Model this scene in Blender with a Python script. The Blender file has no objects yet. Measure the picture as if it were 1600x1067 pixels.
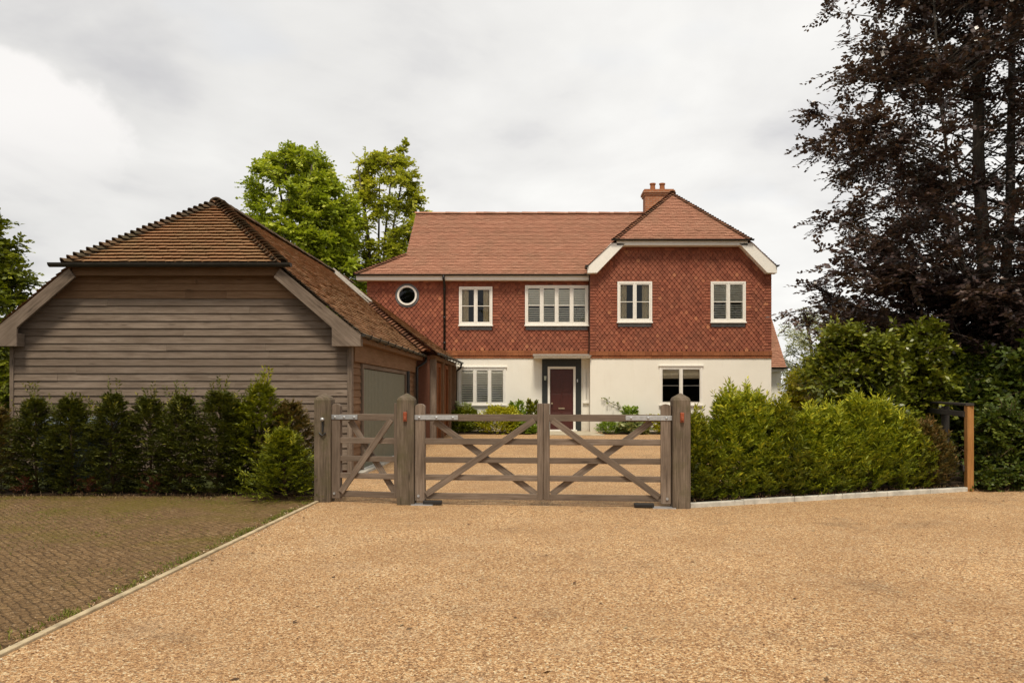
import bpy, math, random
import numpy as np
from mathutils import Vector

random.seed(7)
RNG = np.random.default_rng(11)
S = bpy.context.scene
COL = S.collection
R = math.radians
F = 1200.0                                     # focal length in photo pixels (1600 wide)

# ------------------------------------------------------------------ camera
cam_d = bpy.data.cameras.new('camera')
cam = bpy.data.objects.new('camera', cam_d)
COL.objects.link(cam)
cam.location = (0, 0, 1.5)
cam.rotation_euler = (R(90), 0, 0)
cam_d.sensor_width = 36
cam_d.lens = 36 * F / 1600
cam_d.shift_x = -42 / 1600
cam_d.shift_y = 83.5 / 1600
cam_d.clip_start = 0.1
cam_d.clip_end = 3000
S.camera = cam

# ------------------------------------------------------------------ sky + sun
SUN_EL, SUN_AZ = 60, 181                      # azimuth of the sun, degrees clockwise from +Y
W = bpy.data.worlds.new('World'); S.world = W; W.use_nodes = True
nt = W.node_tree; nt.nodes.clear()
def wn(t, **k):
    n = nt.nodes.new(t)
    for a, b in k.items(): setattr(n, a, b)
    return n
out = wn('ShaderNodeOutputWorld'); bg = wn('ShaderNodeBackground'); bg.inputs['Strength'].default_value = 0.1
sky = wn('ShaderNodeTexSky', sky_type='NISHITA', sun_disc=False, sun_elevation=R(SUN_EL), sun_rotation=R(SUN_AZ))
tc = wn('ShaderNodeTexCoord')
sep = wn('ShaderNodeSeparateXYZ'); nt.links.new(tc.outputs['Generated'], sep.inputs[0])
addz = wn('ShaderNodeMath', operation='ADD'); nt.links.new(sep.outputs['Z'], addz.inputs[0]); addz.inputs[1].default_value = 0.22
mx = wn('ShaderNodeMath', operation='MAXIMUM'); nt.links.new(addz.outputs[0], mx.inputs[0]); mx.inputs[1].default_value = 0.06
dv = wn('ShaderNodeVectorMath', operation='DIVIDE'); nt.links.new(tc.outputs['Generated'], dv.inputs[0])
cmb = wn('ShaderNodeCombineXYZ')
for i in range(3): nt.links.new(mx.outputs[0], cmb.inputs[i])
nt.links.new(cmb.outputs[0], dv.inputs[1])
n1 = wn('ShaderNodeTexNoise'); n1.inputs['Scale'].default_value = 1.15; n1.inputs['Detail'].default_value = 6; n1.inputs['Roughness'].default_value = 0.52; n1.inputs['Distortion'].default_value = 0.5
n2 = wn('ShaderNodeTexNoise'); n2.inputs['Scale'].default_value = 3.1; n2.inputs['Detail'].default_value = 5; n2.inputs['Roughness'].default_value = 0.5; n2.inputs['Distortion'].default_value = 0.3
mp = wn('ShaderNodeMapping'); mp.inputs['Location'].default_value = (1.7, 0.4, 0.3)
nt.links.new(dv.outputs[0], mp.inputs[0]); nt.links.new(mp.outputs[0], n1.inputs['Vector']); nt.links.new(mp.outputs[0], n2.inputs['Vector'])
ad = wn('ShaderNodeMath', operation='MULTIPLY_ADD'); nt.links.new(n2.outputs[0], ad.inputs[0]); ad.inputs[1].default_value = 0.45; nt.links.new(n1.outputs[0], ad.inputs[2])
rp = wn('ShaderNodeValToRGB'); nt.links.new(ad.outputs[0], rp.inputs[0])
e = rp.color_ramp.elements
e[0].position = 0.50; e[0].color = (0.60, 0.59, 0.595, 1)
e[1].position = 0.88; e[1].color = (0.89, 0.875, 0.84, 1)
m_ = e.new(0.66); m_.color = (0.775, 0.76, 0.735, 1)
# clouds thin out and brighten towards the right-hand sky, heavier grey towards the left
gx = wn('ShaderNodeMapRange'); nt.links.new(sep.outputs['X'], gx.inputs['Value'])
gx.inputs['From Min'].default_value = -0.65; gx.inputs['From Max'].default_value = 0.15; gx.inputs['To Min'].default_value = 4.55; gx.inputs['To Max'].default_value = 5.1
sc = wn('ShaderNodeVectorMath', operation='SCALE'); nt.links.new(rp.outputs[0], sc.inputs[0]); nt.links.new(gx.outputs[0], sc.inputs['Scale'])
gap = wn('ShaderNodeTexNoise'); gap.inputs['Scale'].default_value = 1.9; gap.inputs['Detail'].default_value = 3
mp2 = wn('ShaderNodeMapping'); mp2.inputs['Location'].default_value = (4.1, 7.3, 1.0); nt.links.new(dv.outputs[0], mp2.inputs[0]); nt.links.new(mp2.outputs[0], gap.inputs['Vector'])
gr = wn('ShaderNodeMapRange'); nt.links.new(gap.outputs[0], gr.inputs['Value'])
gr.inputs['From Min'].default_value = 0.66; gr.inputs['From Max'].default_value = 0.8; gr.inputs['To Min'].default_value = 0.97; gr.inputs['To Max'].default_value = 0.85
mixc = wn('ShaderNodeMix', data_type='RGBA'); nt.links.new(gr.outputs[0], mixc.inputs['Factor'])
# one bright cumulus bank low in the left sky (direction space x/y, z/y)
def wm(op, a, b=0.0, c=None):
    n = wn('ShaderNodeMath', operation=op)
    for i, q in enumerate((a, b) if c is None else (a, b, c)):
        if isinstance(q, (int, float)): n.inputs[i].default_value = q
        else: nt.links.new(q, n.inputs[i])
    return n.outputs[0]
ym = wm('MAXIMUM', sep.outputs['Y'], 0.05)
cu, cv = wm('DIVIDE', sep.outputs['X'], ym), wm('DIVIDE', sep.outputs['Z'], ym)
n3 = wn('ShaderNodeTexNoise'); n3.inputs['Scale'].default_value = 7.0; n3.inputs['Detail'].default_value = 7; n3.inputs['Roughness'].default_value = 0.55
nt.links.new(tc.outputs['Generated'], n3.inputs['Vector'])
eu = wm('DIVIDE', wm('ADD', cu, 0.76), 0.25); ev = wm('DIVIDE', wm('SUBTRACT', cv, 0.325), 0.135)
dist = wm('ADD', wm('SQRT', wm('ADD', wm('MULTIPLY', eu, eu), wm('MULTIPLY', ev, ev))), wm('MULTIPLY', wm('SUBTRACT', n3.outputs[0], 0.5), 0.7))
edge = wn('ShaderNodeMapRange', interpolation_type='SMOOTHSTEP'); nt.links.new(dist, edge.inputs['Value'])
edge.inputs['From Min'].default_value = 0.90; edge.inputs['From Max'].default_value = 1.0; edge.inputs['To Min'].default_value = 1; edge.inputs['To Max'].default_value = 0
fall = wn('ShaderNodeMapRange', interpolation_type='SMOOTHSTEP'); nt.links.new(ev, fall.inputs['Value'])
fall.inputs['From Min'].default_value = -0.75; fall.inputs['From Max'].default_value = 0.45; fall.inputs['To Min'].default_value = 0; fall.inputs['To Max'].default_value = 0.85
cum = wm('MULTIPLY', edge.outputs[0], fall.outputs[0])
cmx = wn('ShaderNodeMix', data_type='RGBA'); nt.links.new(cum, cmx.inputs['Factor']); nt.links.new(sc.outputs[0], cmx.inputs['A']); cmx.inputs['B'].default_value = (4.55, 4.4, 4.25, 1)
nt.links.new(sky.outputs[0], mixc.inputs['A']); nt.links.new(cmx.outputs['Result'], mixc.inputs['B'])
nt.links.new(mixc.outputs['Result'], bg.inputs['Color']); nt.links.new(bg.outputs[0], out.inputs[0])

sun_d = bpy.data.lights.new('sun', 'SUN'); sun = bpy.data.objects.new('sun', sun_d); COL.objects.link(sun)
sun_d.energy = 1.5; sun_d.angle = R(13); sun_d.color = (1.0, 0.90, 0.74)
az = R(SUN_AZ)
to_sun = Vector((math.sin(az) * math.cos(R(SUN_EL)), math.cos(az) * math.cos(R(SUN_EL)), math.sin(R(SUN_EL))))
sun.rotation_euler = to_sun.to_track_quat('Z', 'Y').to_euler()

vs = S.view_settings
vs.view_transform = 'Standard'; vs.look = 'None'; vs.gamma = 1; vs.exposure = 1.15
S.cycles.max_bounces = 6; S.cycles.transparent_max_bounces = 8

# ------------------------------------------------------------------ materials
class NB:
    """small node builder"""
    def __init__(s, name):
        s.m = bpy.data.materials.new(name); s.m.use_nodes = True; s.t = s.m.node_tree
        s.p = s.t.nodes['Principled BSDF']; s.o = s.t.nodes['Material Output']
    def n(s, t, ins=None, **k):
        n = s.t.nodes.new(t)
        for a, b in k.items(): setattr(n, a, b)
        for a, b in (ins or {}).items(): s.put(n.inputs[a], b)
        return n
    def put(s, sock, v):
        if hasattr(v, 'links') or isinstance(v, bpy.types.NodeSocket): s.t.links.new(v, sock)
        else: sock.default_value = v
    def noise(s, vec, scale, detail=4, rough=0.55, dist=0.0):
        return s.n('ShaderNodeTexNoise', {'Vector': vec, 'Scale': scale, 'Detail': detail, 'Roughness': rough, 'Distortion': dist}).outputs[0]
    def ramp(s, fac, stops, interp='LINEAR'):
        r = s.n('ShaderNodeValToRGB', {'Fac': fac}); r.color_ramp.interpolation = interp
        el = r.color_ramp.elements
        while len(el) < len(stops): el.new(0.5)
        for e_, (p, c) in zip(el, stops): e_.position = p; e_.color = (*c, 1) if len(c) == 3 else c
        return r.outputs[0]
    def rng(s, v, a, b, c, d):
        return s.n('ShaderNodeMapRange', {'Value': v, 'From Min': a, 'From Max': b, 'To Min': c, 'To Max': d}).outputs[0]
    def mix(s, fac, a, b, mode='MIX'):
        n = s.n('ShaderNodeMix', data_type='RGBA', blend_type=mode)
        s.put(n.inputs['Factor'], fac); s.put(n.inputs['A'], a); s.put(n.inputs['B'], b)
        return n.outputs['Result']
    def math(s, op, a, b=0.0):
        n = s.n('ShaderNodeMath', operation=op); s.put(n.inputs[0], a); s.put(n.inputs[1], b); return n.outputs[0]
    def vec(s, kind='Object'):
        return s.n('ShaderNodeTexCoord').outputs[kind]
    def geo(s): return s.n('ShaderNodeNewGeometry').outputs['Position']
    def map(s, v, scale=(1, 1, 1), loc=(0, 0, 0), rot=(0, 0, 0)):
        return s.n('ShaderNodeMapping', {'Vector': v, 'Scale': scale, 'Location': loc, 'Rotation': rot}).outputs[0]
    def tint(s): return s.n('ShaderNodeAttribute', attribute_name='tint').outputs['Fac']
    def bump(s, h, strength=0.3, dist=0.01):
        s.put(s.p.inputs['Normal'], s.n('ShaderNodeBump', {'Height': h, 'Strength': strength, 'Distance': dist}).outputs[0])
    def done(s, col, rough=0.8, spec=0.3, metal=0.0):
        s.put(s.p.inputs['Base Color'], col); s.put(s.p.inputs['Roughness'], rough)
        s.put(s.p.inputs['Specular IOR Level'], spec); s.put(s.p.inputs['Metallic'], metal)
        return s.m
def c4(c): return (*c, 1.0)

def m_plain(name, c, rough=0.6, spec=0.3, metal=0.0, var=0.12, scale=9):
    b = NB(name); v = b.geo()
    n = b.noise(v, scale, 5, 0.6)
    col = b.mix(b.rng(n, 0.3, 0.7, 0, 1), c4([x * (1 - var) for x in c]), c4([min(1, x * (1 + var * 0.6)) for x in c]))
    b.bump(b.noise(v, scale * 12, 3), 0.08, 0.004)
    return b.done(col, rough, spec, metal)

def m_wood(name, dark, mid, light, rough=0.85, moss=None, bumps=0.35):
    """weathered timber; UV u runs along the grain in metres"""
    b = NB(name); uv = b.vec('UV'); t = b.tint()
    off = b.n('ShaderNodeCombineXYZ', {'X': b.math('MULTIPLY', t, 37.0), 'Y': b.math('MULTIPLY', t, 91.0), 'Z': b.math('MULTIPLY', t, 13.0)}).outputs[0]
    v = b.n('ShaderNodeVectorMath', {0: uv, 1: off}, operation='ADD').outputs[0]
    g1 = b.noise(b.map(v, (2.2, 60, 1)), 1.0, 6, 0.62, 0.6)
    g2 = b.noise(b.map(v, (9, 240, 1)), 1.0, 3, 0.6)
    big = b.noise(b.map(v, (1.6, 5, 1)), 1.0, 4, 0.6)
    f = b.math('ADD', b.math('MULTIPLY', g1, 0.6), b.math('MULTIPLY', big, 0.4))
    col = b.ramp(f, [(0.34, dark), (0.5, mid), (0.68, light)])
    col = b.mix(b.rng(t, 0, 1, 0.0, 0.55), col, c4(dark))
    col = b.mix(b.rng(g2, 0.62, 0.75, 0, 0.55), col, c4([x * 0.35 for x in dark]))
    kn_ = b.n('ShaderNodeTexVoronoi', {'Vector': b.map(v, (1.3, 9, 1)), 'Scale': 1.0}).outputs['Distance']
    col = b.mix(b.rng(kn_, 0.05, 0.13, 0.75, 0), col, c4([x * 0.4 for x in dark]))
    st = b.noise(b.geo(), 2.3, 5, 0.7)
    col = b.mix(b.rng(st, 0.5, 0.72, 0, 0.4), col, c4([x * 0.62 for x in mid]))
    if moss:
        mz = b.noise(b.geo(), 5.0, 5, 0.65)
        col = b.mix(b.rng(mz, 0.48, 0.68, 0, 0.6), col, c4(moss))
    b.bump(b.math('ADD', g1, b.math('MULTIPLY', g2, 0.5)), bumps, 0.006)
    return b.done(col, rough, 0.2)

def m_tile(name, stops, lichen=(0.16, 0.145, 0.10), lich=0.4, rough=0.85):
    b = NB(name); t = b.tint(); v = b.geo()
    col = b.ramp(t, stops)
    n = b.noise(v, 1.3, 5, 0.65)
    n2 = b.noise(v, 26, 4, 0.65)
    col = b.mix(b.rng(n2, 0.3, 0.75, 0.0, 0.4), col, c4([x * 0.5 for x in stops[0][1]]))
    col = b.mix(b.math('MULTIPLY', b.rng(n, 0.42, 0.7, 0, 1), lich), col, c4(lichen))
    b.bump(n2, 0.25, 0.004)
    return b.done(col, rough, 0.2)

def m_leaf(name, stops, rough=0.5, transl=0.3, spec=0.35):
    b = NB(name); t = b.tint()
    col = b.ramp(t, stops)
    b.done(col, rough, spec)
    tr = b.n('ShaderNodeBsdfTranslucent')
    b.put(tr.inputs['Color'], b.mix(1.0, col, (1.0, 1.0, 0.55, 1), 'MULTIPLY'))
    ms = b.n('ShaderNodeMixShader', {0: transl, 1: b.p.outputs[0], 2: tr.outputs[0]})
    b.t.links.new(ms.outputs[0], b.o.inputs[0])
    return b.m

def m_bark(name, a, c):
    b = NB(name); v = b.geo()
    n = b.noise(b.map(v, (6, 6, 1.5)), 2.0, 6, 0.65)
    b.bump(n, 0.5, 0.02)
    return b.done(b.ramp(n, [(0.35, a), (0.65, c)]), 0.9, 0.15)

def m_gravel():
    b = NB('resin_gravel'); v = b.geo()
    vo = b.n('ShaderNodeTexVoronoi', {'Vector': v, 'Scale': 118.0}); vo2 = b.n('ShaderNodeTexVoronoi', {'Vector': v, 'Scale': 60.0})
    r1 = b.n('ShaderNodeSeparateColor', {0: vo.outputs['Color']}).outputs[0]
    r2 = b.n('ShaderNodeSeparateColor', {0: vo2.outputs['Color']}).outputs[1]
    f = b.math('ADD', b.math('MULTIPLY', r1, 0.6), b.math('MULTIPLY', r2, 0.4))
    col = b.ramp(f, [(0.1, (0.102, 0.043, 0.016)), (0.25, (0.305, 0.146, 0.055)), (0.5, (0.599, 0.340, 0.148)), (0.72, (0.791, 0.507, 0.247)), (0.92, (0.950, 0.863, 0.582))])
    big = b.noise(v, 0.55, 5, 0.6, 0.4)
    col = b.mix(b.rng(big, 0.35, 0.7, 0, 0.5), col, (0.33, 0.18, 0.075, 1))
    col = b.mix(b.rng(b.noise(v, 1.7, 5, 0.65), 0.5, 0.72, 0, 0.3), col, (0.60, 0.43, 0.26, 1))
    st = b.noise(b.map(v, (1, 1, 1), (3.3, 1.2, 0)), 0.95, 6, 0.7, 0.2)
    col = b.mix(b.rng(st, 0.55, 0.76, 0, 0.5), col, (0.12, 0.085, 0.055, 1))      # oil and tyre stains
    sp = b.noise(v, 7.5, 2, 0.5)
    col = b.mix(b.rng(sp, 0.72, 0.78, 0, 0.35), col, (0.55, 0.52, 0.42, 1))
    ds = b.n('ShaderNodeTexVoronoi', {'Vector': v, 'Scale': 84.0}); d1 = b.n('ShaderNodeSeparateColor', {0: ds.outputs['Color']}).outputs[2]
    col = b.mix(b.rng(d1, 0.86, 0.9, 0, 0.6), col, (0.15, 0.075, 0.03, 1))
    h = b.math('SUBTRACT', 1.0, vo.outputs['Distance'])
    b.bump(h, 0.9, 0.014)
    return b.done(col, 0.75, 0.35)

def m_pavers():
    """small setts almost lost under grit, dirt and moss"""
    b = NB('block_paving'); v = b.geo()
    w = b.n('ShaderNodeVectorMath', {0: v, 1: b.n('ShaderNodeVectorMath', {0: b.n('ShaderNodeTexNoise', {'Vector': v, 'Scale': 7.0, 'Detail': 5.0}).outputs[1], 'Scale': 0.09}, operation='SCALE').outputs[0]}, operation='ADD').outputs[0]
    br = b.n('ShaderNodeTexBrick', {'Vector': b.map(w, (1, 1, 1), (0, 0, 0), (0, 0, R(45))), 'Scale': 1.0, 'Mortar Size': 0.012, 'Mortar Smooth': 1.0, 'Brick Width': 0.085, 'Row Height': 0.07, 'Color1': (0.279, 0.172, 0.079, 1), 'Color2': (0.153, 0.094, 0.045, 1), 'Mortar': (0.054, 0.033, 0.014, 1)})
    vo = b.n('ShaderNodeTexVoronoi', {'Vector': v, 'Scale': 58.0}); vo2 = b.n('ShaderNodeTexVoronoi', {'Vector': v, 'Scale': 27.0})
    r1 = b.n('ShaderNodeSeparateColor', {0: vo.outputs['Color']}).outputs[0]; r2 = b.n('ShaderNodeSeparateColor', {0: vo2.outputs['Color']}).outputs[1]
    grit = b.ramp(b.math('ADD', b.math('MULTIPLY', r1, 0.6), b.math('MULTIPLY', r2, 0.4)), [(0.1, (0.041, 0.022, 0.009)), (0.35, (0.126, 0.072, 0.030)), (0.6, (0.225, 0.135, 0.061)), (0.8, (0.324, 0.205, 0.101)), (0.93, (0.594, 0.443, 0.274))])
    pat = b.noise(v, 4.5, 5, 0.7)
    col = b.mix(b.rng(pat, 0.35, 0.65, 0.12, 0.7), br.outputs[0], grit)
    col = b.mix(b.rng(b.noise(v, 1.2, 5, 0.65), 0.4, 0.7, 0, 0.5), col, (0.153, 0.094, 0.045, 1))
    n = b.noise(v, 0.8, 6, 0.7, 0.5)
    sx = b.n('ShaderNodeSeparateXYZ', {0: v})
    far = b.rng(sx.outputs['Y'], 6.0, 11.0, 0.0, 0.18)
    mo = b.rng(b.math('ADD', n, far), 0.56, 0.74, 0, 0.85)
    mo = b.math('MULTIPLY', mo, b.rng(b.noise(v, 22, 4, 0.7), 0.35, 0.6, 0.1, 1))
    col = b.mix(mo, col, (0.135, 0.111, 0.012, 1))
    b.bump(b.math('ADD', b.math('MULTIPLY', br.outputs[1], -0.6), b.math('SUBTRACT', 1.0, vo.outputs['Distance'])), 0.9, 0.02)
    return b.done(col, 0.9, 0.15)

def m_soil(name, a, c, scale=14):
    b = NB(name); v = b.geo(); n = b.noise(v, scale, 6, 0.7)
    b.bump(n, 0.8, 0.03)
    return b.done(b.ramp(n, [(0.35, a), (0.65, c)]), 0.95, 0.1)

def m_render_wall():
    b = NB('cream_render'); v = b.geo()
    n = b.noise(v, 0.8, 5, 0.6); n2 = b.noise(b.map(v, (6, 6, 0.7)), 1, 4, 0.6)
    col = b.mix(b.rng(n, 0.35, 0.7, 0, 1), (0.79, 0.755, 0.665, 1), (0.84, 0.81, 0.725, 1))
    col = b.mix(b.rng(n2, 0.55, 0.8, 0, 0.2), col, (0.55, 0.49, 0.38, 1))
    sx = b.n('ShaderNodeSeparateXYZ', {0: v})
    spl = b.math('MULTIPLY', b.rng(sx.outputs['Z'], 0.85, 0.2, 0, 1.1), b.noise(v, 3.5, 5, 0.7))
    col = b.mix(spl, col, (0.36, 0.27, 0.17, 1))                     # splashed dirt along the base of the wall
    b.bump(b.noise(v, 60, 4, 0.6), 0.15, 0.004)
    return b.done(col, 0.85, 0.2)

def m_brick(name, c1, c2, mortar):
    b = NB(name); uv = b.vec('UV')
    br = b.n('ShaderNodeTexBrick', {'Vector': uv, 'Scale': 1.0, 'Mortar Size': 0.008, 'Brick Width': 0.225, 'Row Height': 0.075, 'Color1': c4(c1), 'Color2': c4(c2), 'Mortar': c4(mortar)})
    n = b.noise(b.geo(), 8, 5, 0.65)
    col = b.mix(b.rng(n, 0.4, 0.75, 0, 0.45), br.outputs[0], c4([x * 0.45 for x in c1]))
    b.bump(br.outputs[1], -0.4, 0.006)
    return b.done(col, 0.88, 0.2)

def m_glass():
    b = NB('window_glass')
    fr = b.n('ShaderNodeFresnel', {'IOR': 1.42})
    gl = b.n('ShaderNodeBsdfGlossy', {'Color': (0.95, 0.97, 1, 1), 'Roughness': 0.015})
    nrm = b.n('ShaderNodeBump', {'Height': b.noise(b.geo(), 1.6, 2), 'Strength': 0.06, 'Distance': 0.05})
    b.t.links.new(nrm.outputs[0], gl.inputs['Normal'])
    tr = b.n('ShaderNodeBsdfTransparent', {'Color': (0.93, 0.95, 0.94, 1)})
    ms = b.n('ShaderNodeMixShader', {0: fr.outputs[0], 1: tr.outputs[0], 2: gl.outputs[0]})
    b.t.links.new(ms.outputs[0], b.o.inputs[0]); b.t.nodes.remove(b.p)
    return b.m

M = {}
M['gravel'] = m_gravel(); M['pavers'] = m_pavers()
M['soil'] = m_soil('bed_soil', (0.02, 0.013, 0.008), (0.06, 0.04, 0.024))
M['field'] = m_soil('rough_grass_ground', (0.03, 0.035, 0.012), (0.07, 0.08, 0.025), 3)
M['concrete'] = m_plain('edging_concrete', (0.46, 0.37, 0.235), 0.9, 0.15, var=0.4, scale=6)
M['kerbstone'] = m_plain('pale_concrete', (0.52, 0.49, 0.42), 0.9, 0.15, var=0.35, scale=6)
M['slab'] = m_plain('paving_slab', (0.46, 0.40, 0.29), 0.85, 0.2, var=0.25, scale=4)
M['render'] = m_render_wall()
M['backing'] = m_plain('wall_backing', (0.12, 0.05, 0.03), 0.9)
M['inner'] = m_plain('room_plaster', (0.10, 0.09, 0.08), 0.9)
M['hung'] = m_tile('hung_tiles', [(0, (0.190, 0.058, 0.034)), (0.45, (0.288, 0.092, 0.053)), (0.85, (0.365, 0.127, 0.071)), (1, (0.478, 0.192, 0.096))], (0.182, 0.080, 0.050), 0.4)
M['roof'] = m_tile('clay_roof_tiles', [(0, (0.291, 0.134, 0.084)), (0.4, (0.402, 0.192, 0.122)), (0.8, (0.469, 0.237, 0.154)), (1, (0.538, 0.290, 0.197))], (0.213, 0.145, 0.089), 0.35)
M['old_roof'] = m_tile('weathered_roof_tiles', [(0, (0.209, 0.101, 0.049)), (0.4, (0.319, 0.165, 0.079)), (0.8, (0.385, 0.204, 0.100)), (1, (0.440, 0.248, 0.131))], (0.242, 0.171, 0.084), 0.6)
M['hip'] = m_tile('dark_hip_tiles', [(0, (0.075, 0.052, 0.034)), (0.6, (0.135, 0.083, 0.046)), (1, (0.23, 0.115, 0.06))], (0.06, 0.06, 0.03), 0.6)
M['hip_red'] = m_tile('clay_hip_tiles', [(0, (0.11, 0.05, 0.03)), (0.6, (0.20, 0.085, 0.048)), (1, (0.30, 0.13, 0.07))], (0.06, 0.055, 0.03), 0.5)
M['band'] = m_tile('terracotta_band', [(0, (0.25, 0.085, 0.036)), (1, (0.37, 0.14, 0.06))], (0.2, 0.08, 0.04), 0.4)
M['white'] = m_plain('white_paint', (0.82, 0.79, 0.72), 0.45, 0.4, var=0.05)
M['lead'] = m_plain('lead_sheet', (0.13, 0.135, 0.14), 0.6, 0.4, var=0.25)
M['lead_pale'] = m_plain('pale_lead_sheet', (0.27, 0.24, 0.20), 0.7, 0.3, var=0.25)
M['black'] = m_plain('black_plastic', (0.018, 0.017, 0.016), 0.45, 0.4, var=0.3)
M['gutter'] = m_plain('dark_gutter', (0.03, 0.027, 0.022), 0.5, 0.4, var=0.4)
M['slate'] = m_plain('slate_grey_paint', (0.026, 0.030, 0.029), 0.5, 0.35, var=0.15)
M['door'] = m_plain('maroon_paint', (0.065, 0.014, 0.010), 0.4, 0.4, var=0.15)
M['brass'] = m_plain('worn_metal', (0.45, 0.38, 0.26), 0.35, 0.5, 0.9)
M['steel'] = m_plain('galvanised_steel', (0.50, 0.51, 0.52), 0.5, 0.5, 0.75, var=0.2, scale=20)
M['shutter'] = m_plain('shutter_paint', (0.88, 0.84, 0.72), 0.5, 0.3, var=0.04)
M['curtain'] = m_plain('curtain_cloth', (0.66, 0.56, 0.37), 0.9, 0.1, var=0.1)
M['blind'] = m_plain('blind_cloth', (0.60, 0.52, 0.38), 0.9, 0.1)
M['glass'] = m_glass()
M['brickA'] = m_brick('red_brick', (0.33, 0.12, 0.055), (0.42, 0.17, 0.08), (0.36, 0.28, 0.2))
M['board'] = m_wood('weathered_cladding', (0.105, 0.075, 0.054), (0.20, 0.152, 0.115), (0.30, 0.235, 0.185))
M['board_warm'] = m_wood('sheltered_cladding', (0.13, 0.070, 0.036), (0.22, 0.128, 0.07), (0.30, 0.19, 0.115))
M['oak'] = m_wood('grey_oak', (0.085, 0.062, 0.045), (0.19, 0.143, 0.107), (0.31, 0.24, 0.187))
M['oak_post'] = m_wood('post_oak', (0.055, 0.042, 0.028), (0.15, 0.113, 0.08), (0.27, 0.21, 0.155), moss=(0.085, 0.075, 0.035), bumps=0.5)
M['oak_orange'] = m_wood('fresh_oak', (0.14, 0.045, 0.016), (0.24, 0.085, 0.03), (0.32, 0.13, 0.05))
M['pine'] = m_wood('new_pine', (0.22, 0.10, 0.028), (0.33, 0.155, 0.048), (0.42, 0.22, 0.08))
M['dark_rail'] = m_wood('dark_rail', (0.03, 0.025, 0.022), (0.055, 0.047, 0.04), (0.09, 0.08, 0.07))
M['sage'] = m_plain('sage_paint', (0.165, 0.168, 0.125), 0.55, 0.3, var=0.12)
M['copper'] = m_plain('orange_lens', (0.27, 0.062, 0.022), 0.3, 0.5, var=0.2)
M['bark'] = m_bark('grey_bark', (0.045, 0.036, 0.027), (0.12, 0.10, 0.078))
M['beech_bark'] = m_bark('beech_bark', (0.04, 0.034, 0.027), (0.105, 0.09, 0.072))
M['stem'] = m_bark('brown_stem', (0.05, 0.03, 0.018), (0.11, 0.07, 0.04))
M['beech'] = m_leaf('copper_leaves', [(0, (0.029, 0.018, 0.020)), (0.6, (0.067, 0.040, 0.032)), (0.9, (0.128, 0.080, 0.063)), (1, (0.192, 0.138, 0.121))], 0.33, 0.15, 0.7)
M['syc'] = m_leaf('maple_leaves', [(0, (0.182, 0.231, 0.021)), (0.5, (0.350, 0.420, 0.028)), (1, (0.566, 0.582, 0.054))], 0.5, 0.4)
M['syc2'] = m_leaf('yellow_green_leaves', [(0, (0.219, 0.233, 0.021)), (0.5, (0.406, 0.441, 0.034)), (1, (0.656, 0.607, 0.066))], 0.5, 0.4)
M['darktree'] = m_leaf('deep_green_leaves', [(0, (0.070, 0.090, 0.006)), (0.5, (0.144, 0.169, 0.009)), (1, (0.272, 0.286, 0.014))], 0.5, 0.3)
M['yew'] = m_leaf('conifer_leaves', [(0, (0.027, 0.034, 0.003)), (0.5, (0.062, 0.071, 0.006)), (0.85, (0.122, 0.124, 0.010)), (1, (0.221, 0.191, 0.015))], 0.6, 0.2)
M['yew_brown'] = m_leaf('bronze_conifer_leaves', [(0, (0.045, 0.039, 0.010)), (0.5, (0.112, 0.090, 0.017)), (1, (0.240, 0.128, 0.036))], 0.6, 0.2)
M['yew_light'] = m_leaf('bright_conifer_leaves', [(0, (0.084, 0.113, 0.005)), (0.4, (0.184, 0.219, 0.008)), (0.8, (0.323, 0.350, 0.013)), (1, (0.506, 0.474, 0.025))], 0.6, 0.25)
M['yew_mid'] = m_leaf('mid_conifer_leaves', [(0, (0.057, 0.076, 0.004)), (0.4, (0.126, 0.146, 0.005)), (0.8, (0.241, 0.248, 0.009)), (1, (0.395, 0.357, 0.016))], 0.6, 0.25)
M['laurel'] = m_leaf('laurel_leaves', [(0, (0.052, 0.067, 0.006)), (0.5, (0.130, 0.151, 0.011)), (0.85, (0.234, 0.252, 0.020)), (1, (0.421, 0.379, 0.054))], 0.35, 0.2, 0.5)
M['bramble'] = m_leaf('undergrowth_leaves', [(0, (0.028, 0.042, 0.005)), (0.5, (0.063, 0.092, 0.009)), (1, (0.150, 0.167, 0.019))], 0.5, 0.25)
M['gold'] = m_leaf('golden_leaves', [(0, (0.224, 0.241, 0.010)), (0.5, (0.429, 0.421, 0.018)), (1, (0.688, 0.618, 0.050))], 0.5, 0.3)
M['lime'] = m_leaf('fresh_green_leaves', [(0, (0.100, 0.173, 0.016)), (0.5, (0.209, 0.309, 0.027)), (1, (0.364, 0.455, 0.056))], 0.5, 0.3)
M['pale'] = m_leaf('variegated_leaves', [(0, (0.156, 0.208, 0.073)), (0.5, (0.338, 0.390, 0.166)), (1, (0.650, 0.650, 0.374))], 0.5, 0.3)
M['willow'] = m_leaf('silver_leaves', [(0, (0.156, 0.180, 0.074)), (0.5, (0.296, 0.312, 0.150)), (1, (0.515, 0.515, 0.300))], 0.6, 0.35)
M['red_leaf'] = m_leaf('rust_leaves', [(0, (0.054, 0.015, 0.007)), (1, (0.132, 0.036, 0.018))], 0.6, 0.2)
M['grass'] = m_leaf('grass_blades', [(0, (0.090, 0.104, 0.014)), (1, (0.234, 0.243, 0.035))], 0.6, 0.25)
M['litter'] = m_leaf('dry_leaves', [(0, (0.07, 0.035, 0.015)), (0.7, (0.16, 0.09, 0.04)), (1, (0.3, 0.22, 0.12))], 0.8, 0.0)
M['petal'] = m_leaf('white_petals', [(0, (0.6, 0.58, 0.55)), (1, (0.8, 0.78, 0.74))], 0.7, 0.2)
M['bin'] = m_plain('dark_bin_plastic', (0.012, 0.018, 0.024), 0.4, 0.45)
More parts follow.
